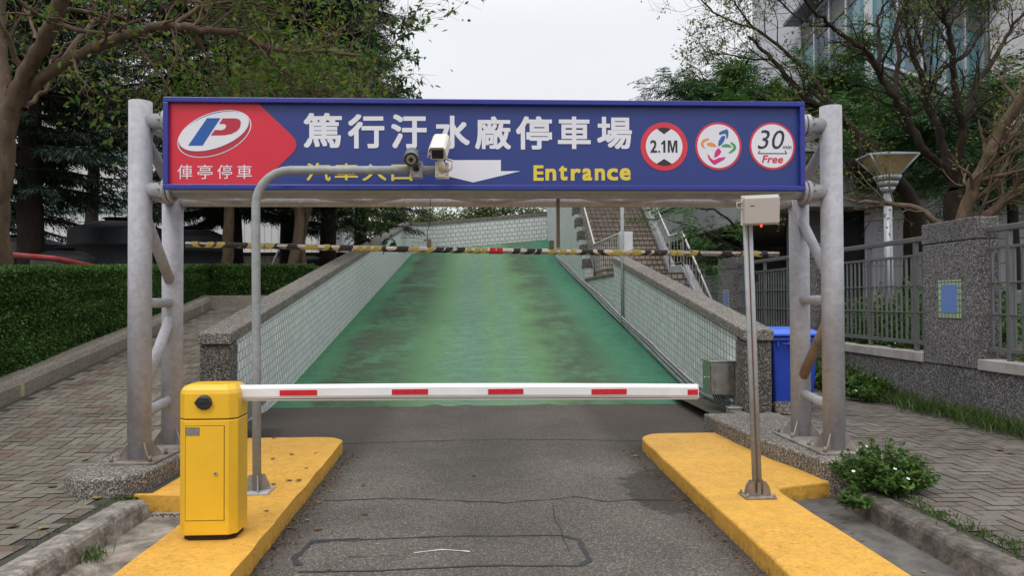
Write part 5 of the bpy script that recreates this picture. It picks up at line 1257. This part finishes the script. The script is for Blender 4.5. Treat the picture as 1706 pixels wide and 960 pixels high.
# --- hedge
def hedge_part(name, parent, x0, x1, y0, y1, zb, zt, n, seed, faces):
    """clipped hedge: unseen dark core added to block light, and a dense skin of small leaves"""
    r = np.random.default_rng(seed); P = []; N = []
    for f in faces:
        m_ = int(n*f[1]); u, w = r.random(m_), r.random(m_)
        ph = .018*np.sin(u*37+w*9)+.012*np.sin(w*23+u*5)
        if f[0] == 'x': y = y0+(y1-y0)*u; p = np.stack([np.full(m_, x1), y, zb(y)+(zt(y)-zb(y))*w], 1); nn = np.array([1, 0, 0])
        elif f[0] == 'y': x = x0+(x1-x0)*u; yy = np.full(m_, y0); p = np.stack([x, yy, zb(yy)+(zt(yy)-zb(yy))*w], 1); nn = np.array([0, -1, 0])
        else: y = y0+(y1-y0)*u; p = np.stack([x0+(x1-x0)*w, y, zt(y)], 1); nn = np.array([0, 0, 1])
        p = p+nn*(ph-np.abs(r.normal(size=m_))*.07)[:, None]; P.append(p); N.append(np.repeat(nn[None], m_, 0))
    P = np.concatenate(P); N = np.concatenate(N); v = Veg(seed); n_ = len(P)
    v.leaves(P, N*.7+v.rv(n_)*1.1+np.array([0, 0, .2]), .043, .034, .1, .6)
    m_ = int(n*.012); u = r.random(m_); y = y0+(y1-y0)*u; x = x1-np.abs(r.normal(size=m_))*.12 if faces[0][0] == 'x' else x0+(x1-x0)*r.random(m_)
    S_ = np.stack([x, y if faces[0][0] == 'x' else np.full(m_, y0)+np.abs(r.normal(size=m_))*.1, zt(y)-.02], 1)
    for q_ in range(3): v.leaves(S_+np.array([0, 0, .025*q_]), v.rv(m_)*.8+np.array([0, 0, .8]), .045, .026, .1, .3)   # stray shoots above the cut
    v.crown('foliage', 'lf_hedge', parent)
    ys = np.linspace(y0, y1, 12); b = MB(); i_ = .14
    vs = []
    for y in ys:
        y_ = min(max(y, y0+i_), y1); vs += [(x0+.02, y_, zb(y)-.1), (x1-i_, y_, zb(y)-.1), (x1-i_, y_, zt(y)-i_), (x0+.02, y_, zt(y)-i_)]
    fs = [(4*k+i, 4*k+(i+1) % 4, 4*k+4+(i+1) % 4, 4*k+4+i) for k in range(11) for i in range(4)] + [(3, 2, 1, 0), (44, 45, 46, 47)]
    b.add(vs, [tuple(reversed(f)) for f in fs]); b.build('light_block_core', 'bark_dark', parent)  # unseen dark solid behind the leaves, added to block light
MT['hedge_core'] = MT['bark_dark']
hg = thing('hedge', 'long clipped dark green hedge above the planter kerb on the left', 'hedge', (-6, 9, .4))
zt_ = lambda y: 1.93+.050*(np.asarray(y)-8)*np.where(np.asarray(y) < 17, 1, 0)+.45*np.where(np.asarray(y) >= 17, 1, 0)
zb_h = lambda y: PZ+.22+np.clip((np.asarray(y)-7.4), 0, 8.6)*.152
hedge_part('hedge', hg, -6.9, -5.72, 2.5, 16.6, zb_h, zt_, 170000, 7, [('x', .72), ('z', .22)])
hg2 = thing('hedge', 'clipped green hedge crossing behind the planter kerb towards the ramp wall', 'hedge', (-4.6, 16.4, 1.5))
hedge_part('hedge', hg2, -6.0, XL-.42, 16.25, 17.6, lambda y: np.full(np.shape(y), 1.5), lambda y: np.full(np.shape(y), 2.35), 36000, 8, [('y', .7), ('z', .3)])

# --- right side: bare multi-stemmed tree behind the pier
def bare_tree(v, b):
    D = 12.2; K = lambda L_, dz=0: [(1276+x/3, y/3, D+d) for x, y, d in L_]
    limb(v, [(1590, 420, D), (1590, 370, D), (1586, 320, D)], .16, .13, 0)
    kw = dict(depth=2, kids=(2, 4), trop=.06, ang=(20, 60))
    limb(v, K([(940, 960, 0), (925, 880, 0), (850, 810, -.1), (780, 740, -.2), (740, 650, -.2), (690, 570, -.2), (645, 490, -.3), (590, 410, -.3), (540, 300, -.4), (480, 235, -.5), (400, 185, -.5), (330, 125, -.6), (240, 50, -.8), (180, -30, -.9)]), .075, .022, 15, 1.0, **kw)
    limb(v, K([(930, 930, 0), (890, 740, .2), (850, 620, .3), (810, 490, .4), (780, 380, .4), (740, 290, .5), (710, 190, .5), (700, 60, .6), (690, -60, .7)]), .075, .022, 12, .95, **kw)
    limb(v, K([(945, 930, 0), (975, 740, -.2), (985, 640, -.2), (960, 540, -.3), (945, 420, -.3), (935, 250, -.4), (905, 130, -.5), (870, 20, -.6), (850, -60, -.6)]), .075, .025, 12, .9, **kw)
    limb(v, K([(985, 640, -.2), (1020, 520, .1), (1055, 410, .3), (1125, 320, .5), (1185, 210, .6), (1240, 120, .8), (1300, 50, 1)]), .06, .022, 11, .9, **kw)
    limb(v, K([(805, 470, .4), (850, 390, .5), (900, 330, .6), (1000, 270, .8), (1060, 180, 1), (1080, 60, 1.2), (1100, -30, 1.3)]), .05, .018, 10, .8, **kw)
    limb(v, K([(640, 480, -.3), (655, 380, -.1), (665, 270, .1), (655, 130, .3), (690, 20, .5), (700, -50, .6)]), .045, .018, 9, .8, **kw)
    limb(v, K([(590, 410, -.3), (570, 280, 0), (565, 160, .2), (560, 80, .3), (610, 0, .4)]), .04, .015, 7, .7, **kw)
    limb(v, K([(905, 130, -.5), (960, 70, -.3), (1000, 0, -.2)]), .03, .014, 8, .7, **kw)
    limb(v, K([(740, 290, .5), (780, 230, .7), (800, 120, .9), (850, 40, 1)]), .03, .012, 10, .7, **kw)
    limb(v, K([(650, 490, -.3), (700, 540, -.5), (740, 575, -.7), (790, 520, -.9), (830, 440, -1)]), .02, .01, 8, .6, **kw)
    limb(v, K([(330, 125, -.6), (250, 130, -.5), (150, 80, -.4), (60, 0, -.3)]), .025, .01, 12, .8, **kw)
    v.tipleaves(4, .06, .035, .05, .10)
tree('bare_branch_tree', 'many stemmed bare tree with black twigs rising behind the plaque pier', tuple(at_d(1590, 420, 12.2)), 200, bare_tree, 'bark_bare', 'lf_bud')
def lean_tree(v, b):
    D = 13.5; kw = dict(depth=2, kids=(3, 4), trop=.05, ang=(20, 60)); K = lambda L_: [(1276+x/3, y/3, D+d) for x, y, d in L_]
    limb(v, [(1540, 420, D), (1520, 340, D), (1495, 300, D)], .15, .12, 0)
    limb(v, K([(660, 900, 0), (560, 770, 0), (460, 670, .1), (360, 580, .2), (240, 515, .3), (160, 450, .4), (100, 380, .5), (40, 300, .6), (-30, 230, .7), (-90, 180, .8)]), .095, .022, 12, 1.0, **kw)
    limb(v, K([(360, 580, .2), (300, 480, .6), (180, 330, .9), (60, 230, 1.2), (-60, 140, 1.5), (-160, 110, 1.7), (-260, 60, 1.9), (-330, -10, 2)]), .045, .014, 13, .85, **kw)
    limb(v, K([(-60, 140, 1.5), (-140, 40, 1.6), (-170, -40, 1.8)]), .022, .01, 14, .9, **kw)
    limb(v, K([(40, 300, .6), (-90, 290, .8), (-220, 270, 1.), (-300, 280, 1.2)]), .022, .008, 14, .7, **kw)
    limb(v, K([(730, 1000, 0), (600, 880, 0), (430, 840, -.2), (330, 870, -.3)]), .05, .02, 8, .8, **kw)
    v.tipleaves(4, .07, .04, .06, .16)
tree('bare_branch_tree', 'leaning twiggy tree with yellow green buds reaching left above the sign', tuple(at_d(1540, 420, 13.5)), 210, lean_tree, 'bark_bare', 'lf_bud')
def edge_tree(v, b):
    D = 11; kw = dict(depth=2, kids=(2, 3), trop=.04, ang=(25, 60))
    limb(v, [(1590, 440, D), (1610, 340, D), (1640, 270, D-.1), (1680, 200, D-.3), (1730, 130, D-.6)], .10, .07, 12, 1.0, **kw)
    limb(v, [(1600, 400, D), (1660, 345, D-.2), (1720, 300, D-.4)], .08, .05, 8, .8, **kw)
    limb(v, [(1612, 340, D), (1660, 300, D+.2), (1690, 230, D+.4), (1700, 120, D+.6)], .035, .015, 10, .9, **kw)
    limb(v, [(1585, 390, D), (1540, 355, D), (1490, 340, D+.2), (1430, 335, D+.4), (1390, 320, D+.5)], .05, .018, 12, .8, **kw)
    v.tipleaves(2, .07, .04, .05, .2)
tree('bare_branch_tree', 'light barked tree leaning out of the right picture edge behind the pier', tuple(at_d(1590, 440, 11)), 220, edge_tree, 'bark_brown', 'lf_bud')
# --- feathery green trees on the right
fe = [(1215, 27, 8.0, (-.02, 0), 2.0, 'lf_feather2', 'feathery dark green tree standing against the sky at the right end of the sign'),
      (1318, 24, 7.3, (-.01, 0), 2.0, 'lf_feather', 'tallest feathery green tree, in front of the pale panelled wall above the right gantry post'),
      (1395, 22, 4.8, (.02, 0), 2.1, 'lf_feather', 'feathery green tree behind the street lamp, left of the glass corner'),
      (1510, 19, 3.8, (.03, 0), 2.0, 'lf_feather', 'feathery green tree between the street lamp and the many stemmed bare tree'),
      (1690, 17, 4.6, (0, 0), 2.3, 'lf_feather2', 'feathery dark green tree at the right picture edge'),
      (1600, 24, 5.4, (0, 0), 2.3, 'lf_feather', 'feathery dark green tree deep behind the plaque pier')]
for i, (px, Y, hf, ln_, L0, mt, lab) in enumerate(fe):
    x = at_px(px, Y); tree('feathery_tree', lab, (x, Y, .7), 240+i, feather(7, .15, hf, ln_, L0, 3, .62, 9, .15, .036, 4, (3, 4), .0), 'bark_bare', mt, 'feathery green trees beyond the fence')
def lowbranch(v, b):
    D = 16
    limb(v, [(1260, 470, D), (1240, 420, D), (1225, 380, D-.3), (1190, 350, D-.5), (1130, 345, D-.8)], .04, .012, 5, .7, 1)
    limb(v, [(1240, 420, D), (1200, 400, D-.3), (1160, 380, D-.6), (1110, 365, D-.8)], .025, .008, 4, .7, 1)
    T = v.tips; P = np.array([t[0] for t in T]); Dd = np.array([t[1] for t in T])*np.array([1, 1, .3])+v.rv(len(T))*.6; v.fronds(P, Dd, .4, 7, .10, .026)
tree('feathery_tree', 'small feathery tree with thin boughs in front of the raised deck by the stairs', (at_px(1262, 16), 16, .7), 260, lowbranch, 'bark_bare', 'lf_feather', 'feathery green trees beyond the fence')
# --- far trees above the ramp top
far = [(640, 46, 1.2, 'nearest the left conifers, above the bend of the ramp wall'), (745, 52, 1.5, 'above the left part of the white back wall'), (820, 48, 1.3, 'above the middle of the white back wall'), (890, 52, 1.4, 'above the right part of the white back wall'), (955, 58, 1.6, 'partly hidden behind the stair parapet'), (700, 60, 1.6, 'rising farthest behind the white back wall')]
for i, (px, Y, hf, lab) in enumerate(far):
    x = at_px(px, Y); tree('olive_tree', 'bushy olive green twiggy tree '+lab, (x, Y, 4.0), 300+i, broad(5, .14, hf, 0, (0, 0), 7, .22, .11, 4, 1.9, .03, .3, (3, 4), .75), 'bark_brown', 'lf_far', 'bushy trees beyond the top of the ramp')

# --- weeds, grass and flowers
def weed(v, b, R, H, n, ln, flowers=None):
    for k in range(n):
        a = v.r.uniform(0, 6.28); rr = R*math.sqrt(v.r.random()); q = b+np.array([math.cos(a)*rr*.5, math.sin(a)*rr*.5, 0]); h = H*(1-(rr/R)**2*.6)*v.r.uniform(.55, 1.1)
        tp = q+np.array([math.cos(a)*rr*.6, math.sin(a)*rr*.6, h]); P = np.stack([q, q*.5+tp*.5+v.r.normal(size=3)*.02, tp]); v.line(P, [.004, .0035, .002])
        for t in np.linspace(.3, 1, 6):
            c = q*(1-t)+tp*t; m_ = 4; v.leaves(np.repeat(c[None], m_, 0), v.rv(m_)*np.array([1, 1, .5])+np.array([0, 0, .2]), ln, ln*.52, .1, .2)
def weed_plant(label, base, seed, R, H, n, ln, fl=0, flm='flower_w', group=None, flp=None):
    v = Veg(seed); t = thing('weed_plant', label, 'plant', base, group); weed(v, np.array(base, float), R, H, n, ln)
    tops = [l[0][-1] for l in v.lines]; v.wood('stems', 'lf_weed', t); v.crown('leaves', 'lf_weed', t)
    for k in range(fl):
        c = Vector(tops[v.r.integers(len(tops))])+Vector((0, 0, .03)); b = MB(); up_ = Vector((v.r.normal()*.3, -.5, 1)).normalized(); x_ = up_.cross(Vector((1, 0, 0))).normalized(); y_ = up_.cross(x_)
        R_ = .02 if flp is None else flp
        for j in range(5):
            a = 6.283*j/5; d = x_*math.cos(a)+y_*math.sin(a); s_ = x_*math.cos(a+1.57)+y_*math.sin(a+1.57)
            b.add([c, c+d*R_*.6+s_*R_*.4, c+d*R_+up_*.004, c+d*R_*.6-s_*R_*.4], [(0, 1, 2, 3)])
        b.build('flower', flm, t)
    return t
q = on_z(1470, 815, PZ)
weed_plant('bushy green weed with small white flowers at the right plinth corner', (q.x, q.y, PZ), 400, .34, .35, 190, .044, 7, 'flower_w', None, .015)
q = on_z(1420, 838, PZ); weed_plant('small low weed spilling over the right kerb end', (q.x+.0, q.y, PZ-.02), 401, .12, .12, 22, .05)
q = on_z(645/3+0, 815, IZ); weed_plant('tiny weed in the joint beside the left plinth', (-2.62, 5.72, PZ-.06), 402, .10, .08, 16, .03)
r2 = random.Random(21)
for i, (y, h) in enumerate(((12.6, .55), (11.9, .6), (11.2, .5), (10.6, .38), (13.4, .5))):
    weed_plant(('tall flowering weed beside the right gantry post at the wall foot', 'tallest flowering weed against the wall foot, white flowers', 'leafy weed at the wall foot left of the plaque pier', 'low leafy weed under the plaque pier', 'flowering weed deepest along the wall foot, half hidden by the gantry post')[i], (WX-.22, y, PZ), 410+i, .45, h, 70, .075, 5, 'flower_w', 'weeds along the foot of the right wall')
for i, (y, fm, fs_, lab) in enumerate(((7.9, 'flower_p', .05, 'pink flowered plant behind the nearest fence panel'), (10.5, 'flower_w', .045, 'white flowered plant behind the fence beside the plaque pier'), (11.6, 'flower_w', .02, 'leafy green plant behind the middle of the fence panel'), (12.6, 'flower_w', .02, 'leafy green plant behind the fence near the gantry post'), (16.2, 'flower_w', .02, 'green plant behind the fence above the blue bin'), (6.9, 'flower_p', .03, 'yellowing tufted plant behind the fence at the right picture edge'))):
    weed_plant(lab, (WX+.5, y, .72), 430+i, .4, .42, 60, .085, 3 if fs_ > .03 else 0, fm, 'flower bed plants behind the fence', fs_)
def shrub(v, b):
    for k in range(40):
        a = v.r.uniform(0, 6.28); v.grow(b+np.array([math.cos(a)*.4, math.sin(a)*.5, 0]), [math.cos(a)*.5, math.sin(a)*.5, 1], v.r.uniform(.5, 1.0), .012, 1, .2, .02, (2, 3))
    v.tipleaves(4, .12, .06, .06)
x = WX+1.3
for i, (y, lab) in enumerate(((11.0, 'dark leafy shrub behind the fence left of the plaque pier'), (12.6, 'dark leafy shrub behind the fence next to the gantry posts'))):
    tree('garden_shrub', lab, (x, y, .72), 440+i, shrub, 'bark_dark', 'lf_hedge', 'shrubs behind the fence', 'shrub', 'leaves', 'stems')
def blades(name, pts, n, h, seed, spread):
    v = Veg(seed); P = np.array(pts)[v.r.integers(len(pts), size=n)]+v.r.normal(size=(n, 3))*np.array([spread, spread*2.2, 0])
    v.leaves(P, v.rv(n)*np.array([.6, .6, .1])+np.array([0, 0, 1.0]), h, .012, .05, .2); o = v.crown(name, 'lf_grass', None); o['kind'] = 'stuff'; return o
pts = [(WX-.06-abs(r2.gauss(0, .13)), y, PZ) for y in lin(4, 16, 260)]
blades('grass', pts, 7500, .22, 450, .07)
pts = [(3.03+abs(r2.gauss(0, .07)), y, PZ) for y in lin(3.6, 5.6, 60)]
blades('grass', pts, 700, .035, 451, .03)
pts = [(-2.66-abs(r2.gauss(0, .04)), y, PZ-.004) for y in lin(4.6, 5.9, 40)] + [(-2.9, 5.75, PZ)]*8
blades('moss', pts, 260, .014, 452, .03)
g = on_z(150, 935, .006); blades('grass', [(g.x+r2.gauss(0, .05), g.y, .006) for k in range(20)], 60, .09, 453, .03)

# --- grit and leaf crumbs gathered at the foot of the islands
v = Veg(460); P = []
for k in range(900):
    s = v.r.random() < .55; y = v.r.uniform(4, 7.9); x = (-1.345+abs(v.r.normal())*.05) if s else (1.635-abs(v.r.normal())*.05); P.append((x, y, .006))
for k in range(220): P.append((v.r.uniform(-2.6, -1.9), 5.76-abs(v.r.normal())*.035, .008))
P = np.array(P); v.leaves(P, v.rv(len(P))*np.array([1, 1, .1]), .022, .014, .1, .1)
o = v.crown('grit', 'lf_dry', None); o['kind'] = 'stuff'
# --- fallen leaves
def leaf_proto(mat, seed, s=.05):
    r = random.Random(seed); n = 6; vs = [(0, 0, .004)]; L_ = []
    for i in range(n+1):
        t = i/n; w = math.sin(math.pi*t)**.8*.42; L_.append((t, w))
    up = [((t-.5)*s, w*s, .004+.010*abs(w)+r.uniform(0, .006)) for t, w in L_]; mid = [((t-.5)*s, 0, .004+.004*math.sin(3*t)) for t, w in L_]; dn = [((t-.5)*s, -w*s, .004+.012*abs(w)+r.uniform(0, .006)) for t, w in L_]
    fs = [(i, i+1, n+1+i+1, n+1+i) for i in range(n)] + [(n+1+i, n+1+i+1, 2*n+2+i+1, 2*n+2+i) for i in range(n)]
    me = bpy.data.meshes.new('fallen_leaf'); me.from_pydata(up+mid+dn, [], fs); me.materials.append(MT[mat]); return me
LM = [leaf_proto('lf_dry', i, .055+.01*i) for i in range(3)] + [leaf_proto('lf_dry2', 9, .06)]
def drop(px, py, z, lab, grp, k=0, sc=1.0):
    q = on_z(px, py, z); o = bpy.data.objects.new('fallen_leaf', LM[k]); C.objects.link(o); o.location = (q.x, q.y, z+.001 + (ramp_z(q.x, q.y) if q.y > 10.5 and z == 0 else 0))
    o.rotation_euler = (r2.uniform(-.2, .2), r2.uniform(-.2, .2), r2.uniform(0, 6.28)); o.scale = (sc,)*3; tag(o, lab, 'leaf', grp)
for px, py in ((457, 731), (526, 756), (486, 758), (510, 781), (455, 766), (481, 802), (498, 802), (456, 808), (444, 853)):
    drop(px, py, IZ, 'small dry leaf lying on the yellow left island', 'leaves on the left yellow island', r2.randrange(3), r2.uniform(.5, .85))
for px, py in ((575, 754), (560, 778), (540, 802), (532, 838), (503, 843), (482, 881), (548, 950), (553, 820), (598, 680), (614, 704), (644, 707), (790, 793), (832, 810), (637, 752), (605, 810), (512, 868)):
    drop(px, py, .004, 'small dry leaf lying on the dark asphalt lane', 'leaves on the asphalt lane', r2.choice((0, 1, 2, 3)), r2.uniform(.4, .75))
for px, py, k in ((607, 858, 0), (530, 883, 1), (1059, 761, 3), (1075, 756, 3)): drop(px, py, .004, {607: 'reddish curled leaf in the middle of the asphalt lane', 530: 'tan curled leaf near the left island on the asphalt', 1059: 'pale yellow leaf beside the right island tip', 1075: 'pale leaf touching the right island tip'}[px], 'larger leaves on the lane', k, 1.0)
for px, py, k, lab in ((54, 738, 3, 'yellow leaf on the left pavement near the plinth'), (142, 769, 0, 'dark red curled leaf on the left pavement beside the post'), (87, 813, 1, 'brown curled leaf on the mossy left pavement'), (22, 880, 1, 'brown leaf by the left kerb'), (72, 883, 3, 'large yellow green leaf on the left pavement edge'), (160, 832, 3, 'yellow leaf at the left kerb end'), (60, 681, 3, 'pale leaf on the left pavement below the planter kerb')):
    drop(px, py, PZ, lab, 'leaves on the left pavement', k, 1.25)
for px, py in ((1385, 858), (1404, 871), (1420, 889), (1437, 902), (1539, 954)): drop(px, py, .008, 'pale leaf scrap in the right gutter', 'leaf scraps in the right gutter', 3, .5)
for px, py, lab in ((1682, 757, 'curled brown leaf by the grass at the right picture edge'), (1668, 752, 'tan leaf close to the wall foot at the right')): drop(px, py, PZ, lab, 'leaves on the right pavement', 1, 1.4)
for px, py, lab in ((268, 757, 'broken brick scrap on the left plinth'), (1347, 738, 'broken brick scrap on the right plinth')):
    q = on_z(px, py, .22); o = MB().box(q.x-.025, q.x+.03, q.y-.02, q.y+.02, .2425, .275).build('brick_scrap', 'brace_rust', None, .004); tag(o, lab, 'brick')

# ------------------------------------------------------------------ tanks, pipe, buildings on the left
def tank(label, px, Y, r, h, lab_sticker=False):
    x = at_px(px, Y); z = gnd(x, Y); t = thing('water_tank', label, 'tank', (x, Y, z), 'black water tanks behind the hedge')
    prof = [(r, 0), (r, h*.30), (r*1.015, h*.31), (r*1.015, h*.34), (r, h*.35), (r, h*.62), (r*1.015, h*.63), (r*1.015, h*.66), (r, h*.67), (r, h*.82), (r*.96, h*.85), (r*.55, h*.94), (r*.5, h*.945)]
    MB().tube([(x, Y, z+p[1]) for p in prof], [p[0] for p in prof], 40).build('body', 'tank', t)
    MB().tube([(x, Y, z+h*.94), (x, Y, z+h*.99), (x, Y, z+h*.992), (x, Y, z+h)], [r*.30, r*.30, r*.36, r*.34], 24).build('lid', 'tank', t)
    if lab_sticker: MB().box(x+r*.35, x+r*.35+.16, Y-r*1.03, Y-r*.985, z+h*.35, z+h*.7).build('label_sheet', 'label_white', t)
    return t
tank('small black water tank with a white sheet nearest the red pipe', 108, 14.6, .56, 1.3, True)
tank('large black water tank behind the left front gantry post', 200, 17.5, 1.05, 1.8)
tank('black water tank seen between the left gantry post and camera pole', 322, 19, .9, 1.75)
tank('low black water tank partly hidden by the conifer trunk at the left', 40, 18, 1.0, 1.45)
tank('black water tank farthest right, near the left ramp wall', 540, 24, .9, 1.35)
o = MB().tube([at_d(-60, 417, 9.3), at_d(0, 424, 10.2), at_d(90, 431, 12), at_d(165, 446, 13.5)], .045, 16).build('red_pipe', 'red_pipe'); tag(o, 'faded red painted pipe lying along the top of the hedge at the left', 'pipe')
sh = thing('white_shed', 'white ribbed industrial building behind the dark conifers on the left', 'building', (-14, 40, 1))
MB().box(-34, -8.5, 40, 52, 0, 12.5).build('wall', 'shed', sh, 0, uv_box)
MB().box(-34.1, -8.4, 39.9, 52.1, 6.3, 7.2).build('band', 'shed_band', sh)
MB().box(-34.1, -8.4, 39.9, 52.1, 9.0, 9.7).build('band', 'shed_band', sh)
MB().box(-34.2, -8.3, 39.8, 52.2, 12.503, 12.8).build('roof_edge', 'deck', sh)
sc_ = thing('steel_stair_frame', 'white tubular steel stair frame glimpsed between the trunks by the camera pole', 'stairs', (at_px(450, 26), 26, 1.4))
x0 = at_px(428, 26); b = MB()
for k in range(9):
    b.tube([(x0+k*.12, 26, 1.5+k*.3), (x0+k*.12+.75, 26.5, 1.5+k*.3)], .022, 6); 
b.build('treads', 'scaff', sc_)
for dx in (0, .75): MB().tube([(x0+dx-.1, 26, 1.3), (x0+dx+1.1, 26, 4.3)], .03, 8).build('stringer', 'scaff', sc_)
sc2 = thing('pipe_rack', 'white pipe rack glimpsed between the left gantry post and brown trunk', 'rack', (at_px(325, 28), 28, 1.4))
x0 = at_px(300, 28)
for k in range(4): MB().tube([(x0, 28, 3.6+k*.35), (x0+1.6, 28, 3.6+k*.35)], .025, 6).build('rail', 'scaff', sc2)
for dx in (0, .8, 1.6): MB().tube([(x0+dx, 28, 1.2), (x0+dx, 28, 4.9)], .03, 6).build('upright', 'scaff', sc2)

# ------------------------------------------------------------------ buildings on the right
dk = thing('raised_deck', 'grey concrete raised deck on dark columns beyond the stairs', 'building', (9, 24, 0))
MB().box(8.3, 24, 19.5, 36, 4.05, 5.5).build('slab', 'deck', dk, .02)
MB().box(8.2, 24.1, 19.4, 36.1, 5.503, 5.75).build('parapet', 'deck', dk, .02)
for (x, y, w) in ((8.9, 20.5, .75), (8.9, 30, .8), (14, 20.5, .8)): MB().box(x, x+w, y, y+w, -.2, 4.047).build('column', 'col_conc', dk, .02)
MB().box(8.6, 24, 34.2, 34.5, 0, 4.04).build('back_wall', 'panel_pale', dk, 0, uv_box)
MB().box(8.6, 24, 30.9, 31.1, 0, 2.2).build('dark_band', 'void_dark', dk)  # near-black panel gives the dark band under the deck
ob = thing('office_building', 'tall grey office building with a teal glass curtain corner behind the bare trees', 'building', (20, 38, 0))
# glass corner: rotated prism with vertical corner towards the road
Cn = at_d(1452, 480, 27); Lf = at_d(1342, 480, 34); Rt = at_d(1642, 480, 32)
def wallstrip(name, mat, A, B_, z0, z1, parent, th=.3, uvs=1.0):
    A, B_ = Vector((A.x, A.y, 0)), Vector((B_.x, B_.y, 0)); d = (B_-A).normalized(); n_ = Vector((d.y, -d.x, 0)); 
    if n_.dot(Vector((0, 0, 0))-A) < 0: n_ = -n_
    b = MB(); b.prism([A+Vector((0, 0, z0)), B_+Vector((0, 0, z0)), B_+Vector((0, 0, z1)), A+Vector((0, 0, z1))], -n_*th)
    return b.build(name, mat, parent, 0, lambda x, y, z, n: ((Vector((x, y, 0))-A).dot(d)*uvs, z*uvs)), A, B_, d, n_
for nm, A, B_, nw in (('left', Lf, Cn, 4), ('right', Cn, Rt, 5)):
    o, A, B_, d, n_ = wallstrip('glass_wall', 'glass', A, B_, 1.5, 22, ob)
    Lw = (B_-A).length
    for k in range(nw+1):
        q = A+d*(Lw*k/nw); MB().obox(q+n_*.06+Vector((0, 0, 11.75)), d, n_, Vector((0, 0, 1)), .16, .12, 20.5).build('mullion', 'mullion', o)
    for z in (3.2, 6.6, 10.2, 14, 18):
        MB().obox((A+B_)*.5+n_*.05+Vector((0, 0, z)), d, n_, Vector((0, 0, 1)), Lw, .09, .12).build('transom', 'mullion', o)
        MB().obox((A+B_)*.5+n_*.02+Vector((0, 0, z-.7)), d, n_, Vector((0, 0, 1)), Lw, .05, .9).build('spandrel', 'louvre', o)
    for z in (6.9, 14.2): MB().obox((A+B_)*.5+n_*.4+Vector((0, 0, z)), d, n_, Vector((0, 0, 1)), Lw+.5, .8, .14).build('sun_canopy', 'louvre', ob)
G2 = at_d(1258, 480, 36); wallstrip('panel_wall', 'panel_pale', G2, Lf+Vector((.4, .3, 0)), 0, 26, ob, 4)
E2 = at_d(1860, 480, 30); o, A, B_, d, n_ = wallstrip('stone_wall', 'stone', Rt+Vector((0, -.5, 0)), E2, 0, 26, ob, 4)
MB().obox(A+d*2.2+n_*.02+Vector((0, 0, 8.0)), d, n_, Vector((0, 0, 1)), 1.3, .06, 2.4).build('window', 'glass', o)
MB().obox(A+d*2.2+n_*.3+Vector((0, 0, 9.3)), d, n_, Vector((0, 0, 1)), 1.7, .6, .12).build('window_hood', 'mullion', o)
lv = thing('lavender_wall', 'low lavender grey panelled building behind the fence and street lamp', 'building', (13, 24, 0))
A, B_ = at_d(1441, 480, 20.5), at_d(1900, 480, 17.5)
wallstrip('wall', 'panel_lav', A, B_, 0, 4.3, lv, .3)
wallstrip('dark_opening', 'void_dark', at_d(1395, 480, 21.5), A+Vector((0, .35, 0)), 0, 4.3, lv, .3)  # near-black sheet paints the shade inside an open gap
o, A2, B2, d, n_ = wallstrip('parapet', 'deck', A+Vector((0, -.06, 0)), B_+Vector((0, -.06, 0)), 4.31, 4.6, lv, .45)
MB().box(10.0, 10.9, 15.6, 16.1, .7, 1.75).build('utility_box', 'fence_grey', None, .02)
o = C.objects.get('utility_box') or bpy.data.objects['utility_box']; tag(o, 'grey green utility box behind the fence at the right picture edge', 'utility box')
bpy.data.objects['utility_box'].location = (at_px(1690, 14)-10.45, -2, 0)

# ------------------------------------------------------------------ street lamp
LY = 12.6; lx = at_px(1480, LY)-.0; lx = on_y(1480, 400, LY).x
la = thing('street_lamp', 'pale street lamp with an inverted pyramid amber head behind the fence', 'street lamp', (lx, LY, .72))
zt2 = on_y(1480, 262, LY).z; zb2 = on_y(1481, 320, LY).z; hwid = (on_y(1522, 262, LY).x-on_y(1440, 262, LY).x)/2; zm = on_y(1480, 292, LY).z
MB().tube([(lx, LY, .7), (lx, LY, zb2)], [.078, .066], 16).build('pole', 'lamp_metal', la)
MB().tube([(lx, LY, .72), (lx, LY, .80)], .16, 16).build('base_collar', 'lamp_metal', la)
for k in range(3): MB().tube([(lx, LY, zb2+.00+k*(zm-zb2)/3), (lx, LY, zb2+.02+(k+.6)*(zm-zb2)/3)], [.09+.05*k, .13+.05*k], 20).build('louvre_ring', 'lamp_metal', la)
rot = [(-1, -.55), (.9, -.75), (1, .55), (-.9, .75)]
b = MB(); z0_, z1_ = zm, zt2; s0 = .24
b.add([(lx+x*hwid*s0*1.4, LY+y*hwid*s0*1.4, z0_) for x, y in rot]+[(lx+x*hwid*.93, LY+y*hwid*.93, z1_) for x, y in rot], [(3, 2, 1, 0), (4, 5, 6, 7), (0, 1, 5, 4), (1, 2, 6, 5), (2, 3, 7, 6), (3, 0, 4, 7)]); b.build('diffuser', 'lamp_glass', la)
for x, y in rot: MB().tube([(lx+x*hwid*.3, LY+y*hwid*.3, z0_-.05), (lx+x*hwid*.97, LY+y*hwid*.97, z1_+.01)], .018, 6).build('rib', 'lamp_metal', la)
b = MB(); b.add([(lx+x*hwid, LY+y*hwid, z1_) for x, y in rot]+[(lx+x*hwid, LY+y*hwid, z1_+.03) for x, y in rot]+[(lx, LY, z1_+.10)], [(3, 2, 1, 0), (0, 1, 5, 4), (1, 2, 6, 5), (2, 3, 7, 6), (3, 0, 4, 7), (4, 5, 8), (5, 6, 8), (6, 7, 8), (7, 4, 8)]); b.build('cover', 'lamp_metal', la)
